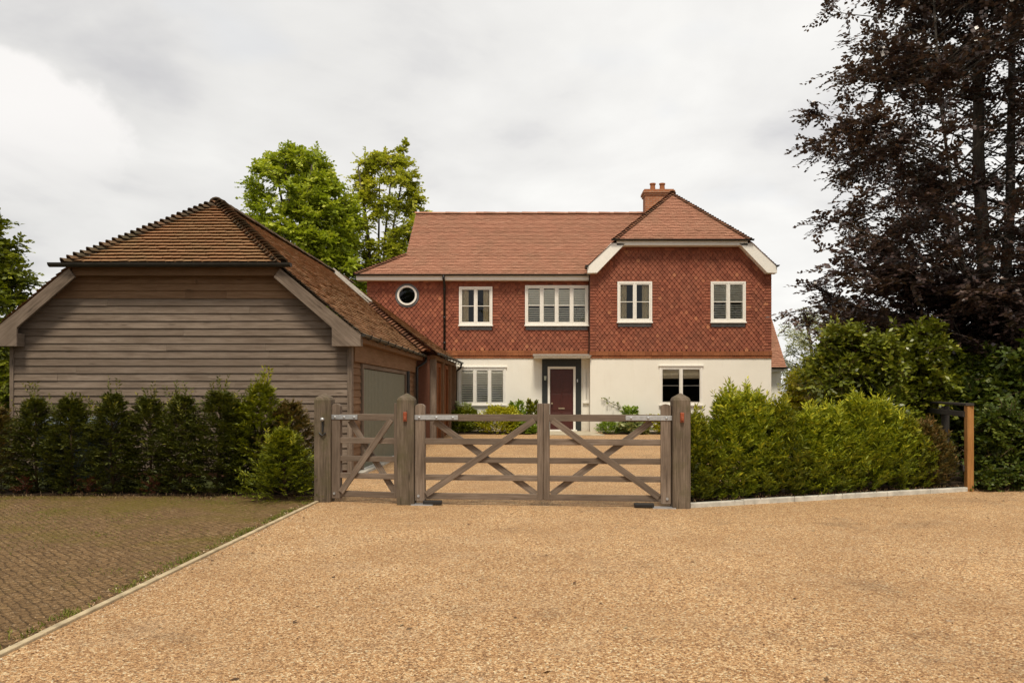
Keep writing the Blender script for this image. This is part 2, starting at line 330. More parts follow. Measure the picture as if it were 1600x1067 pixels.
M['lid'] = m_plain('grey_blue_lid', (0.16, 0.19, 0.21), 0.35, 0.5)
M['box'] = m_plain('pale_box_plastic', (0.42, 0.45, 0.38), 0.5, 0.4)

# ------------------------------------------------------------------ object helpers
ORG = {}
def tag(o, label=None, cat=None, group=None, kind=None):
    if label: o['label'] = label
    if cat: o['category'] = cat
    if group: o['group'] = group
    if kind: o['kind'] = kind
    return o
def thing(name, loc, label, cat, group=None):
    o = bpy.data.objects.new(name, None); COL.objects.link(o)
    o.location = loc; o.empty_display_size = 0.2
    ORG[o.name] = Vector(loc)
    return tag(o, label, cat, group)
def link(name, me, mat, parent, org):
    o = bpy.data.objects.new(name, me); COL.objects.link(o)
    if mat is not None: me.materials.append(mat)
    if parent is not None: o.parent = parent
    else: o.location = org
    ORG[o.name] = Vector(org)
    return o

class MB:
    def __init__(s): s.v = []; s.f = []; s.uv = []; s.t = []
    def add(s, vs_, fs, uvs=None, t=None):
        k = len(s.v); s.v += [tuple(v) for v in vs_]
        t = random.random() if t is None else t
        for i, f in enumerate(fs):
            s.f.append([j + k for j in f]); s.t.append(t)
            s.uv.append(uvs[i] if uvs else [(0, 0)] * len(f))
        return s
    def box(s, x0, x1, y0, y1, z0, z1, t=None):
        return s.obox(Vector((x0, y0, z0)), Vector((x1 - x0, 0, 0)), Vector((0, y1 - y0, 0)), Vector((0, 0, z1 - z0)), t)
    def obox(s, o, a, b, c, t=None):
        """oriented box from corner o with edge vectors a,b,c; UV u runs along the longest"""
        L = [a.length, b.length, c.length]
        vs_ = [o + a * i + b * j + c * k for k in (0, 1) for j in (0, 1) for i in (0, 1)]
        prm = [(L[0] * i, L[1] * j, L[2] * k) for k in (0, 1) for j in (0, 1) for i in (0, 1)]
        fs = [(0, 2, 3, 1), (4, 5, 7, 6), (0, 1, 5, 4), (2, 6, 7, 3), (0, 4, 6, 2), (1, 3, 7, 5)]
        if a.cross(b).dot(c) < 0: fs = [tuple(reversed(f)) for f in fs]
        lo = L.index(max(L)); oth = [i for i in range(3) if i != lo]
        uvs = []
        for n, f in enumerate(fs):
            fixed = (2, 2, 1, 1, 0, 0)[n]
            if fixed == lo: u = [(prm[q][oth[0]] * 0.3, prm[q][oth[1]]) for q in f]
            else:
                w = [i for i in oth if i != fixed][0]
                u = [(prm[q][lo], prm[q][w] + n * 0.37) for q in f]
            uvs.append(u)
        return s.add(vs_, fs, uvs, t)
    def beam(s, p0, p1, w, h, side=Vector((0, 1, 0)), t=None):
        """bar from p0 to p1 along its centre line; w along 'side', h across"""
        p0, p1 = Vector(p0), Vector(p1); a = p1 - p0
        sd = (side - a.normalized() * side.dot(a.normalized())).normalized()
        up = a.normalized().cross(sd)
        return s.obox(p0 - sd * w / 2 - up * h / 2, a, sd * w, up * h, t)
    def prism(s, pts, d, t=None):
        """polygon pts (3D, planar) extruded by vector d"""
        n = len(pts); P = [Vector(p) for p in pts]; d = Vector(d)
        vs_ = P + [p + d for p in P]
        fs = [tuple(range(n)), tuple(range(2 * n - 1, n - 1, -1))] + [(i, i + n, (i + 1) % n + n, (i + 1) % n) for i in range(n)]
        ax = (P[1] - P[0]).normalized() if n > 1 else Vector((1, 0, 0))
        e2 = d.cross(ax).normalized()
        q = [((p - P[0]).dot(ax), (p - P[0]).dot(e2)) for p in vs_]
        uvs = [[q[i] for i in f] for f in fs]
        return s.add(vs_, fs, uvs, t)
    def tube(s, path, rad, n=8, t=None, cap=True):
        P = [Vector(p) for p in path]; k = len(P)
        r = rad if isinstance(rad, (list, tuple)) else [rad] * k
        vs_, fs, uvs = [], [], []; L = 0; ref = Vector((0.31, 0.87, 0.22)).normalized()
        for i, p in enumerate(P):
            d = (P[min(i + 1, k - 1)] - P[max(i - 1, 0)]).normalized()
            a = d.cross(ref)
            if a.length < 1e-3: a = d.cross(Vector((1, 0, 0)))
            a.normalize(); b = d.cross(a)
            for j in range(n):
                q = 2 * math.pi * j / n
                vs_.append(p + (a * math.cos(q) + b * math.sin(q)) * r[i])
        for i in range(k - 1):
            l2 = L + (P[i + 1] - P[i]).length
            for j in range(n):
                fs.append((i * n + j, i * n + (j + 1) % n, (i + 1) * n + (j + 1) % n, (i + 1) * n + j))
                uvs.append([(L, j * 0.05), (L, (j + 1) * 0.05), (l2, (j + 1) * 0.05), (l2, j * 0.05)])
            L = l2
        if cap:
            fs.append(tuple(range(n - 1, -1, -1))); uvs.append([(0, 0)] * n)
            fs.append(tuple(range((k - 1) * n, k * n))); uvs.append([(0, 0)] * n)
        return s.add(vs_, fs, uvs, t)
    def build(s, name, mat, parent=None, org=None, smooth=False, bevel=0):
        o_ = ORG[parent.name] if parent is not None else Vector(org or (0, 0, 0))
        me = bpy.data.meshes.new(name)
        me.from_pydata([(v[0] - o_[0], v[1] - o_[1], v[2] - o_[2]) for v in s.v], [], s.f)
        ul = me.uv_layers.new(name='UVMap')
        ul.data.foreach_set('uv', np.array([c for f in s.uv for p in f for c in p], dtype=np.float32))
        at = me.attributes.new('tint', 'FLOAT', 'FACE'); at.data.foreach_set('value', np.array(s.t, dtype=np.float32))
        if smooth: me.polygons.foreach_set('use_smooth', [True] * len(me.polygons))
        o = link(name, me, mat, parent, o_)
        if bevel:
            bv = o.modifiers.new('bevel', 'BEVEL'); bv.width = bevel; bv.segments = 2; bv.limit_method = 'ANGLE'; bv.angle_limit = R(35)
        return o

def X(px, D): return (px - 842) * D / F
def Z(py, D): return 1.5 + (617 - py) * D / F
def ss(a, b, x):
    t = min(1, max(0, (x - a) / (b - a))); return t * t * (3 - 2 * t)
def gz(y): return 0.2 * ss(15.5, 25.5, y)                  # the drive climbs gently to the house

# ------------------------------------------------------------------ ground
YB = [-60, -20, -8, 0, 4, 8, 11.4, 11.401, 15] + [15.5 + i * 0.5 for i in range(21)] + [26, 30, 40, 60, 120, 300, 900, 1800]
def sheet(name, xa, xb, mat, h, y0, y1, label, cat):
    ys = [y0] + [y for y in YB if y0 < y < y1] + [y1]
    mb = MB()
    for a, b in zip(ys[:-1], ys[1:]):
        mb.add([(xa(a), a, gz(a) + h), (xb(a), a, gz(a) + h), (xb(b), b, gz(b) + h), (xa(b), b, gz(b) + h)], [(0, 1, 2, 3)], t=0.5)
    return tag(mb.build(name, mat), label, cat, kind='structure')
sheet('ground', lambda y: -1500, lambda y: 1500, M['field'], -0.012, -60, 1800, 'rough dark earth and grass reaching to the horizon', 'ground')
sheet('gravel_drive', lambda y: -3.08 if y < 11.4005 else -3.6, lambda y: 16, M['gravel'], 0.0, -8, 27.4, 'golden resin bound gravel drive in front of and behind the gates', 'drive')
sheet('block_paving', lambda y: -16, lambda y: -3.10, M['pavers'], -0.004, -8, 11.45, 'dark mossy block paving left of the gravel drive', 'paving')
mb = MB()
for i in range(17):
    y0 = -4.2 + i * 0.9
    mb.box(-3.132 + random.uniform(-.004, .004), -3.08, y0, y0 + 0.893, -0.05, 0.022 + random.uniform(-.004, .004))
tag(mb.build('edging_kerb', M['concrete'], bevel=0.006), 'narrow concrete edging between mossy paving and gravel drive', 'kerb', kind='structure')
# kerb and bed on the right
KA, KB_ = Vector((2.02, 10.2, 0)), Vector((6.75, 11.98, 0)); kd = (KB_ - KA).normalized(); kn = Vector((-kd.y, kd.x, 0))
mb = MB(); L = (KB_ - KA).length; n = 6
for i in range(n):
    mb.obox(KA + kd * (L * i / n) + Vector((0, 0, -0.05)), kd * (L / n - 0.006), kn * 0.09, Vector((0, 0, 0.115 + random.uniform(-.006, .006))))
tag(mb.build('hedge_kerb', M['kerbstone'], bevel=0.008), 'pale concrete kerb along the foot of the right hedge', 'kerb', kind='structure')
def bed(name, pts, h, label):
    mb = MB(); mb.prism([Vector((p[0], p[1], gz(p[1]) - 0.03)) for p in pts], (0, 0, h + 0.03), t=.5)
    return tag(mb.build(name, M['soil']), label, 'soil bed', kind='structure')
bed('soil_bed', [KA + kn * .092, KB_ + kn * .092, KB_ + kn * 2.6 + kd * 6, KA + Vector((0.12, 2.0, 0))], 0.03, 'dark soil under the right hedge')
bed('soil_bed', [(-14, 11.46), (-3.2, 11.46), (-3.2, 10.95), (-3.16, 10.95), (-3.16, 12.2), (-14, 12.2)], 0.02, 'dark soil strip under the left hedge')
bed('soil_bed', [(-2.75, 25.4), (-0.15, 25.4), (-0.15, 27.1), (-2.75, 27.1)], 0.03, 'soil of the flower bed left of the front door')
bed('soil_bed', [(2.2, 25.3), (7.5, 25.3), (7.5, 26.6), (2.2, 26.6)], 0.03, 'soil of the flower bed right of the front door')
mb = MB(); mb.prism([(0.25, 24.9, .19), (2.1, 24.5, .19), (1.9, 26.6, .19), (1.75, 27.2, .19), (0.1, 27.2, .19)], (0, 0, .035), t=.4)
tag(mb.build('paved_path', M['slab'], bevel=.006), 'pale paved landing in front of the front door', 'path', kind='structure')

# ------------------------------------------------------------------ tiling
def clip(poly, a, b, c):
    """keep a*u+b*v<=c"""
    out_ = []
    for i in range(len(poly)):
        p, q = poly[i], poly[(i + 1) % len(poly)]
        dp = a * p[0] + b * p[1] - c; dq = a * q[0] + b * q[1] - c
        if dp <= 0: out_.append(p)
        if (dp < 0 < dq) or (dq < 0 < dp):
            s_ = dp / (dp - dq); out_.append((p[0] + (q[0] - p[0]) * s_, p[1] + (q[1] - p[1]) * s_))
    return out_
def inside_clip(poly, region):
    n = len(region)
    for i in range(n):
        (x0, y0), (x1, y1) = region[i], region[(i + 1) % n]
        a, b = (y1 - y0), -(x1 - x0)
        poly = clip(poly, a, b, a * x0 + b * y0)
        if len(poly) < 3: return []
    return poly
def tile_plane(mb, O, u, v, regions, gauge=0.1, width=0.165, lift=0.03, tlo=0.0, thi=1.0, under=.003, edge=.0):
    """lapped plain tiles, each its own plate, on the plane O+u*a+v*b, inside convex regions (CCW)"""
    O, u, v = Vector(O), Vector(u).normalized(), Vector(v).normalized(); nrm = u.cross(v)
    for reg in regions:
        mb.add([O + u * a + v * b for a, b in reg], [tuple(range(len(reg)))], t=0.1)
        u0, u1 = min(p[0] for p in reg), max(p[0] for p in reg); v1 = max(p[1] for p in reg)
        v0 = min(p[1] for p in reg)
        for r in range(int(math.floor(v0 / gauge + 1e-6)), int(math.ceil(v1 / gauge))):
            cl = random.uniform(-.14, .14)
            for c in range(int(u0 / width) - 2, int(u1 / width) + 2):
                a0 = (c + 0.5 * (r % 2)) * width + random.uniform(-.002, .002); a1 = a0 + width - 0.004
                sag = random.uniform(-.004, .004)
                b0 = r * gauge + sag; b1 = r * gauge + gauge * 1.25
                pl = inside_clip([(a0, b0), (a1, b0), (a1, b1), (a0, b1)], reg)
                if len(pl) < 3: continue
                j = random.uniform(-.003, .004); sk = random.uniform(-.03, .03)
                def hgt(p): return lift + j + (p[0] - a0) * sk - (p[1] - b0) / (b1 - b0) * (lift - 0.003)
                top = [O + u * p[0] + v * p[1] + nrm * hgt(p) for p in pl]
                t = min(1, max(0, random.gauss(0.5, 0.11) + cl)) * (thi - tlo) + tlo
                fs = [tuple(range(len(top)))]
                vs_ = list(top); m = len(top)
                low = [i for i in range(m) if pl[i][1] < b0 + 1e-4]
                if len(low) == 2:
                    i, k = low
                    if (k - i) % m != 1: i, k = k, i
                    vs_ += [top[k] - nrm * (lift * .72) + v * under, top[i] - nrm * (lift * .72) + v * under]; fs.append((i, m + 1, m, k))
                mb.add(vs_[:m], fs[:1], t=t)
                if len(fs) > 1: mb.add([vs_[i], vs_[m + 1], vs_[m], vs_[k]], [(0, 1, 2, 3)], t=min(1, t + edge))  # edge offset paints the light caught by a tile's lower face
def hip_line(mb, p0, p1, spacing, rad, lift=0.0, tilt=0.35, taper=0.75):
    """overlapping half-round bonnet tiles from the foot p0 up to p1"""
    p0, p1 = Vector(p0), Vector(p1); d = (p1 - p0); n = max(1, int(d.length / spacing)); d.normalize()
    side = d.cross(Vector((0, 0, 1))).normalized(); up = side.cross(d)
    for i in range(n):
        a = p0 + (p1 - p0) * (i / n); L = (p1 - p0).length / n * 1.5
        t = random.random(); rr = rad * random.uniform(.93, 1.07)
        vs_ = []; K = 7
        for (q, r_, h) in ((0, rr, 0.045), (L, rr * taper, -0.012)):
            for k in range(K):
                an = math.pi * (0.04 + 0.92 * k / (K - 1))
                vs_.append(a + d * q + side * math.cos(an) * r_ + up * (math.sin(an) * r_ * 0.8 + h * tilt / .35 - rad * 0.3 + lift))
        for k in range(K):
            an = math.pi * (0.04 + 0.92 * k / (K - 1))
            vs_.append(a + side * math.cos(an) * rr * .8 + up * (math.sin(an) * rr * .6 + 0.045 * tilt / .35 - rad * .3 + lift))
        fs = [(k, k + 1, K + k + 1, K + k) for k in range(K - 1)] + [(k + 1, k, 2 * K + k, 2 * K + k + 1) for k in range(K - 1)]
        mb.add(vs_, fs, t=t)
def hung_tiles(mb, y, x0, x1, z0, z1, holes, poly=None, gauge=0.1, width=0.167, plain_edges=True):
    """tile hanging facing -Y: shaped (club) tiles, plain ones next to openings and corners"""
    rows = int((z1 - z0) / gauge)
    for r in range(rows + 1):
        zb = z0 + r * gauge
        for c in range(int((x1 - x0) / width) + 2):
            a0 = x0 + (c - 0.5 * (r % 2)) * width; a1 = a0 + width - 0.004; ac = (a0 + a1) / 2; w = width - .004
            near = ac < x0 + .2 or ac > x1 - .2 or any(hx0 - .26 < ac < hx1 + .26 and hz0 - .1 < zb < hz1 for hx0, hx1, hz0, hz1 in holes) or zb > z1 - .22
            if near and plain_edges: pl = [(a0, zb + .012), (a1, zb + .012), (a1, zb + gauge * 1.5), (a0, zb + gauge * 1.5)]
            else: pl = [(ac - w * .13, zb - .012), (ac + w * .13, zb - .012), (a1 - w * .13, zb + gauge * .38), (a1, zb + gauge * .8), (a1, zb + gauge * 1.55), (a0, zb + gauge * 1.55), (a0, zb + gauge * .8), (a0 + w * .13, zb + gauge * .38)]
            pl = clip(clip(clip(pl, 1, 0, x1), -1, 0, -x0), 0, 1, z1)
            if poly:
                pl = inside_clip(pl, poly) if len(pl) > 2 else []
            for hx0, hx1, hz0, hz1 in holes:
                if len(pl) < 3: break
                xs = [p[0] for p in pl]; zs = [p[1] for p in pl]
                if max(xs) <= hx0 or min(xs) >= hx1 or max(zs) <= hz0 or min(zs) >= hz1: continue
                cut = {(1, 0, hx0): max(xs) - hx0, (-1, 0, -hx1): hx1 - min(xs), (0, 1, hz0): max(zs) - hz0, (0, -1, -hz1): hz1 - min(zs)}
                pl = clip(pl, *min(cut, key=cut.get))
            if len(pl) < 3: continue
            j = random.uniform(-.003, .003); ph = random.uniform(-.02, .02)
            def dep(p): return y - (0.036 + j + (p[0] - ac) * ph - max(0, (p[1] - zb)) / (gauge * 1.55) * 0.031)
            front = [Vector((p[0], dep(p), p[1])) for p in pl]; m = len(front)
            back = [f + Vector((0, .022, 0)) for f in front]
            fs = [tuple(range(m))] + [(i, i + m, (i + 1) % m + m, (i + 1) % m) for i in range(m)]
            mb.add(front + back, fs, t=min(1, max(0, random.gauss(.46, .22))))

def wall_holes(mb, x0, x1, z0, z1, y, th, holes, t=.5):
    """solid wall x0..x1 facing -Y at y, with rectangular openings and their reveals"""
    xs = sorted({x0, x1, *[h for o in holes for h in o[:2]]}); zs = sorted({z0, z1, *[h for o in holes for h in o[2:]]})
    def void(xa, za): return any(h[0] < xa < h[1] and h[2] < za < h[3] for h in holes)
    for xa, xb in zip(xs[:-1], xs[1:]):
        for za, zb in zip(zs[:-1], zs[1:]):
            if void((xa + xb) / 2, (za + zb) / 2): continue
            for yy, rev in ((y, False), (y + th, True)):
                q = [(xa, yy, za), (xb, yy, za), (xb, yy, zb), (xa, yy, zb)]
                u = [(xa, za), (xb, za), (xb, zb), (xa, zb)]
                if rev: q.reverse(); u.reverse()
                mb.add(q, [(0, 1, 2, 3)], [u], t)
    for a, b, c, d in [(*h,) for h in holes] + [(x0, x1, z0, z1)]:
        for q in ([(a, y, c), (a, y + th, c), (a, y + th, d), (a, y, d)], [(b, y, c), (b, y, d), (b, y + th, d), (b, y + th, c)],
                  [(a, y, c), (b, y, c), (b, y + th, c), (a, y + th, c)], [(a, y, d), (a, y + th, d), (b, y + th, d), (b, y, d)]):
            mb.add(q, [(0, 1, 2, 3)], [[(p[0] + p[1], p[2]) for p in q]], t)

# ------------------------------------------------------------------ house
YM, YW = 27.27, 26.67
house = thing('house', (1.0, 27.3, 0.2), 'large detached house with red tile hung upper storey above cream rendered ground floor', 'house')
def rect(px0, px1, py0, py1, D): return (X(px0, D), X(px1, D), Z(py1, D), Z(py0, D))
W2 = rect(718, 769, 449, 508, YM); W3 = rect(821, 918.5, 447, 508, YM); G1 = rect(717, 790, 575, 632, YM)
W4 = rect(965, 1018, 441, 503, YW); W5 = rect(1110.5, 1164, 441, 503, YW); G2 = rect(1031, 1097, 573, 632, YW)
SL = rect(912, 920.5, 577, 628, YM); DR = rect(858, 897, 575, 671, YM)
RC = (X(636.5, YM), Z(462, YM)); RR = 0.36
MX0, MX1, WX0, WX1 = -6.1, 1.78, 1.78, 8.07
ZB1 = 2.80; ZT1 = 3.06; ZB2 = 2.77; ZT2 = 3.0; ZE = 5.60
roundhole = (RC[0] - .3, RC[0] + .3, RC[1] - .3, RC[1] + .3)
mb = MB()
wall_holes(mb, MX0, MX1 + .1, -0.1, ZB1 + .02, YM, .25, [G1, SL, DR])
wall_holes(mb, WX0, WX1, -0.1, ZB2 + .02, YW, .25, [G2])
mb.box(MX0, MX0 + .25, YM + .251, 33.3, -.1, ZB1); mb.box(MX0, WX1, 33.301, 33.55, -.1, ZB1)
mb.box(WX1 - .25, WX1 - .001, YW + .251, 33.3, -.1, ZB2); mb.box(WX0 + .001, WX0 + .2, YW + .251, YM - .002, -.1, ZB2)
mb.box(8.071, 9.38, 29.75, 33, -.1, 2.5)
mb.build('ground_floor_wall', M['render'], house)
mb = MB()
wall_holes(mb, MX0, MX1 + .1, ZB1 + .021, 5.75, YM, .25, [W2, W3, roundhole])
gp = [(WX0, ZB2 + .021), (WX1, ZB2 + .021)]
wall_holes(mb, WX0, WX1, ZB2 + .021, 5.6, YW, .25, [W4, W5])
mb.prism([(WX0, YW + .002, 5.6), (WX1, YW + .002, 5.6), (7.3, YW + .002, 6.75), (2.54, YW + .002, 6.75)], (0, .24, 0))
mb.box(MX0, MX0 + .25, YM + .251, 33.3, ZB1, 5.75); mb.box(MX0, WX1, 33.301, 33.55, ZB1, 5.75)
mb.box(WX1 - .25, WX1 - .001, YW + .251, 33.3, ZB2, 5.75); mb.box(WX0 + .001, WX0 + .2, YW + .251, YM - .002, ZB2 + .02, 5.75)
mb.build('upper_wall', M['backing'], house)
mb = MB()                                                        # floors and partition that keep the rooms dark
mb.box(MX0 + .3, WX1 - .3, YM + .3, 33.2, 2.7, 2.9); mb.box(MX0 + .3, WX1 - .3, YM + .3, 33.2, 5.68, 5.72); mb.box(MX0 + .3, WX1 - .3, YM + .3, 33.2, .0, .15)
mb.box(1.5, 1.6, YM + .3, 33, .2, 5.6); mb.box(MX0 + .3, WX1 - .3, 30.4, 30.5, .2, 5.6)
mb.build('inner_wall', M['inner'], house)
mb = MB()
hung_tiles(mb, YM, MX0, MX1 - .03, ZT1, ZE, [W2, W3])
# round window: remove the tiles whose centre lies inside the ring (the lead ring covers the cut)
keep = [i for i, f in enumerate(mb.f) if (Vector((sum(mb.v[j][0] for j in f) / len(f), 0, sum(mb.v[j][2] for j in f) / len(f))) - Vector((RC[0], 0, RC[1]))).length > .36]
mb.f = [mb.f[i] for i in keep]; mb.uv = [mb.uv[i] for i in keep]; mb.t = [mb.t[i] for i in keep]
hung_tiles(mb, YW, WX0, WX1, ZT2, 6.7, [W4, W5], [(WX0, 2.9), (WX1, 2.9), (WX1, 5.95), (7.3, 6.75), (2.54, 6.75), (WX0, 5.95)])
mb.build('tile_hanging', M['hung'], house)
mb = MB()
for (x0, x1, y, za, zb) in ((MX0, MX1 - .05, YM, ZB1, ZT1), (WX0 - .02, WX1 + .02, YW, ZB2, ZT2)):
    mb = MB()
    for k, (p, q, o) in enumerate(((za, za + .1, .03), (za + .1, za + .2, .055), (za + .2, zb + .02, .045))):
        xx = x0
        while xx < x1 - .02:
            w_ = min(.215, x1 - xx); mb.box(xx, xx + w_ - .004, y - o - random.uniform(0, .004), y + .02, p + .002, q - .003); xx += w_
    mb.build('brick_band', M['band'], house)

# main roof
p_ = R(42); ue, ze = 26.95, 5.72; vl = (30.16 - ue) / math.cos(p_); vk = .95 * 1.3
vk = round((27.9 - ue) / math.cos(p_), 1)
vvec = (0, math.cos(p_), math.sin(p_))
mb = MB()
tile_plane(mb, (0, ue, ze), (1, 0, 0), vvec, under=.008, regions=[[(-6.43, 0), (4.2, 0), (4.2, vk), (-4.82, vk)], [(-4.82, vk), (4.2, vk), (4.9, vl), (-4.82, vl)]])
mb.add([(-4.82, 30.16, 8.61), (4.9, 30.16, 8.61), (8, 33.6, 5.6), (-4.82, 33.6, 5.6)], [(0, 3, 2, 1)])
zk = ze + vk * math.sin(p_); yk = ue + vk * math.cos(p_)
mb.add([(-6.43, ue, ze), (-6.43, 33.4, ze), (-4.82, 32.4, zk), (-4.82, yk, zk)], [(0, 3, 2, 1)])
mb.add([(-4.82, yk, zk), (-4.82, 32.4, zk), (-4.82, 30.16, 8.60)], [(0, 2, 1)])
# wing roof
AX, AY, AZ = 4.92, 28.4, 8.92; YV = 26.33; ZH = 6.82; EX = 3.21; sl = .925
ang = math.atan(sl); hx = (AZ - ZH) / sl
hv = Vector((0, AY - YV, AZ - ZH)); hl = hv.length
tile_plane(mb, (AX, YV, ZH), (1, 0, 0), hv, [[(-hx, 0), (hx, 0), (0, hl)]])
vmax = EX / math.cos(ang); vh = (EX - hx) / math.cos(ang)
# right slope: u along +Y, v up towards -X ; left slope: u along -Y
tile_plane(mb, (AX + EX, YV, AZ - EX * sl), (0, 1, 0), (-1, 0, sl), [[(0, 0), (6.9, 0), (6.9, vmax), (AY - YV, vmax), (0, vh)]])
tile_plane(mb, (AX - EX, YV, AZ - EX * sl), (0, -1, 0), (1, 0, sl), [[(-6.9, 0), (0, 0), (0, vh), (YV - AY, vmax), (-6.9, vmax)]])
# lower roof behind on the right
lv = Vector((0, 1.4, 2.0))
tile_plane(mb, (8.05, 29.4, 2.55), (1, 0, 0), lv, [[(0, 0), (1.43, 0), (1.28, lv.length), (0, lv.length)]])
mb.add([(9.48, 29.4, 2.55), (9.48, 33, 2.55), (9.33, 33, 4.5), (9.33, 30.8, 4.5)], [(0, 1, 2, 3)])
roof = mb.build('roof', M['roof'], house)
for p0, p1 in (((AX - hx - .05, YV - .03, ZH - .02), (AX, AY, AZ)), ((AX + hx + .05, YV - .03, ZH - .02), (AX, AY, AZ)), ((-6.46, ue - .02, ze), (-4.82, yk, zk))):
    mb = MB(); hip_line(mb, p0, p1, .115, .10); mb.build('hip_tiles', M['hip_red'], roof)
mb = MB(); hip_line(mb, (AX, AY - .1, AZ + .03), (AX, 33, AZ + .03), .3, .13, tilt=.1, taper=.98); mb.build('ridge_tiles', M['hip_red'], roof)
mb = MB()
for i in range(31): hip_line(mb, (-4.86 + i * .3, 30.16, 8.62), (-4.56 + i * .3, 30.16, 8.62), .3, .12, tilt=.05, taper=.99)
mb.build('ridge_tiles', M['roof'], roof)
# chimney
mb = MB(); cx0, cx1, cy0, cy1 = 4.10, 5.16, 29.6, 30.25
def bbox(x0, x1, y0, y1, z0, z1):
    for q in ([(x0, y0), (x1, y0)], [(x1, y0), (x1, y1)], [(x1, y1), (x0, y1)], [(x0, y1), (x0, y0)]):
        (a, b), (c, d) = q; l = math.hypot(c - a, d - b)
        mb.add([(a, b, z0), (c, d, z0), (c, d, z1), (a, b, z1)], [(0, 1, 2, 3)], [[(0, z0), (l, z0), (l, z1), (0, z1)]], .5)
    mb.add([(x0, y0, z1), (x1, y0, z1), (x1, y1, z1), (x0, y1, z1)], [(0, 1, 2, 3)], t=.5); mb.add([(x0, y0, z0), (x1, y0, z0), (x1, y1, z0), (x0, y1, z0)], [(3, 2, 1, 0)], t=.5)
bbox(cx0, cx1, cy0, cy1, 7.8, 9.2); bbox(cx0 - .04, cx1 + .04, cy0 - .04, cy1 + .04, 9.2, 9.28); bbox(cx0 - .08, cx1 + .08, cy0 - .08, cy1 + .08, 9.28, 9.37); bbox(cx0 - .04, cx1 + .04, cy0 - .04, cy1 + .04, 9.37, 9.42)
ch = mb.build('chimney', M['brickA'], roof)
for cxp in (4.43, 4.80):
    mb = MB(); P = [(cxp, 29.9, z) for z in (9.42, 9.5, 9.66, 9.67, 9.72)]
    mb.tube(P, [.12, .105, .095, .12, .12], 14); mb.build('chimney_pot', M['band'], house, smooth=False)

# gutters, fascias, bargeboards
def gutter_line(mb, p0, p1, r=.06):
    p0, p1 = Vector(p0), Vector(p1); d = (p1 - p0).normalized(); sd = d.cross(Vector((0, 0, 1))); K = 7
    vs_ = []
    for p in (p0, p1):
        for rr in (r, r - .008):
            for k in range(K):
                a = math.pi * k / (K - 1); vs_.append(p + sd * math.cos(a) * rr - Vector((0, 0, 1)) * math.sin(a) * rr)
    fs = [(k, k + 1, 2 * K + k + 1, 2 * K + k) for k in range(K - 1)] + [(K + k + 1, K + k, 3 * K + k, 3 * K + k + 1) for k in range(K - 1)]
    fs += [(0, 2 * K, 3 * K, K), (K - 1, 2 * K - 1, 4 * K - 1, 3 * K - 1)]
    for e0 in (0, 2 * K): fs += [(e0 + k, e0 + K + k, e0 + K + k + 1, e0 + k + 1) for k in range(K - 1)] + [tuple(e0 + K + k for k in range(K))]
    mb.add(vs_, fs)
mb = MB()
gutter_line(mb, (-6.46, ue - .06, ze + .01), (1.72, ue - .06, ze + .01))
mb.build('gutter', M['black'], house); mb = MB()
gutter_line(mb, (AX - hx - .17, YV - .06, ZH + .01), (AX + hx + .17, YV - .06, ZH + .01))
mb.build('gutter', M['black'], house); mb = MB()
gutter_line(mb, (AX + EX + .06, 28, AZ - EX * sl), (AX + EX + .06, YV - .05, AZ - EX * sl)); mb.build('gutter', M['black'], house); mb = MB(); gutter_line(mb, (AX - EX - .06, YV - .05, AZ - EX * sl), (AX - EX - .06, 26.9, AZ - EX * sl))
mb.build('gutter', M['black'], house); mb = MB()
gutter_line(mb, (8.1, 29.34, 2.55), (9.52, 29.34, 2.55))
mb.build('gutter', M['black'], house)
mb = MB()
mb.box(-6.42, 1.76, ue + .02, ue + .05, ze - .19, ze - .03); mb.box(-6.42, 1.76, ue + .052, YM + .1, ze - .19, ze - .165)
mb.build('fascia', M['white'], house, bevel=.004); mb = MB()
mb.box(AX - hx + .02, AX + hx - .02, YV + .02, YV + .05, ZH - .19, ZH - .03); mb.box(AX - hx - .1, AX + hx + .1, YV + .052, YW + .1, ZH - .19, ZH - .165)
mb.build('fascia', M['white'], house, bevel=.004); mb = MB()
mb.box(8.1, 9.42, 29.45, 29.75, 2.40, 2.51)
mb.build('fascia', M['white'], house, bevel=.004)
for sgn in (-1, 1):
    q = [(955, 379.5), (977, 380.5), (933, 426), (918, 426.5), (918, 417)]
    pts = [(AX + sgn * (AX - X(a, YV)), YV + .02, Z(b, YV)) for a, b in q]
    if sgn < 0: pts = [(X(a, YV), YV + .02, Z(b, YV)) for a, b in q]
    mb = MB(); mb.prism(pts, (0, .045, 0)); p2 = [(a, b + .046, c) for a, b, c in pts]
    p2 = [p2[0], p2[1], p2[2], p2[3]]; mb.prism([(a, b, c) for a, b, c in p2], (0, .28, 0))
    mb.build('bargeboard', M['white'], house, bevel=.004)
mb = MB(); xd = X(695, YM)
mb.tube([(xd, ue - .06, ze - .03), (xd, ue - .05, ze - .14), (xd, YM - .1, ze - .32), (xd, YM - .1, 3.0)], .042, 10)
for z_ in (5.2, 4.2, 3.3): mb.tube([(xd, YM - .1, z_), (xd, YM - .1, z_ + .07)], .052, 10)
mb.build('downpipe', M['black'], house, smooth=True)

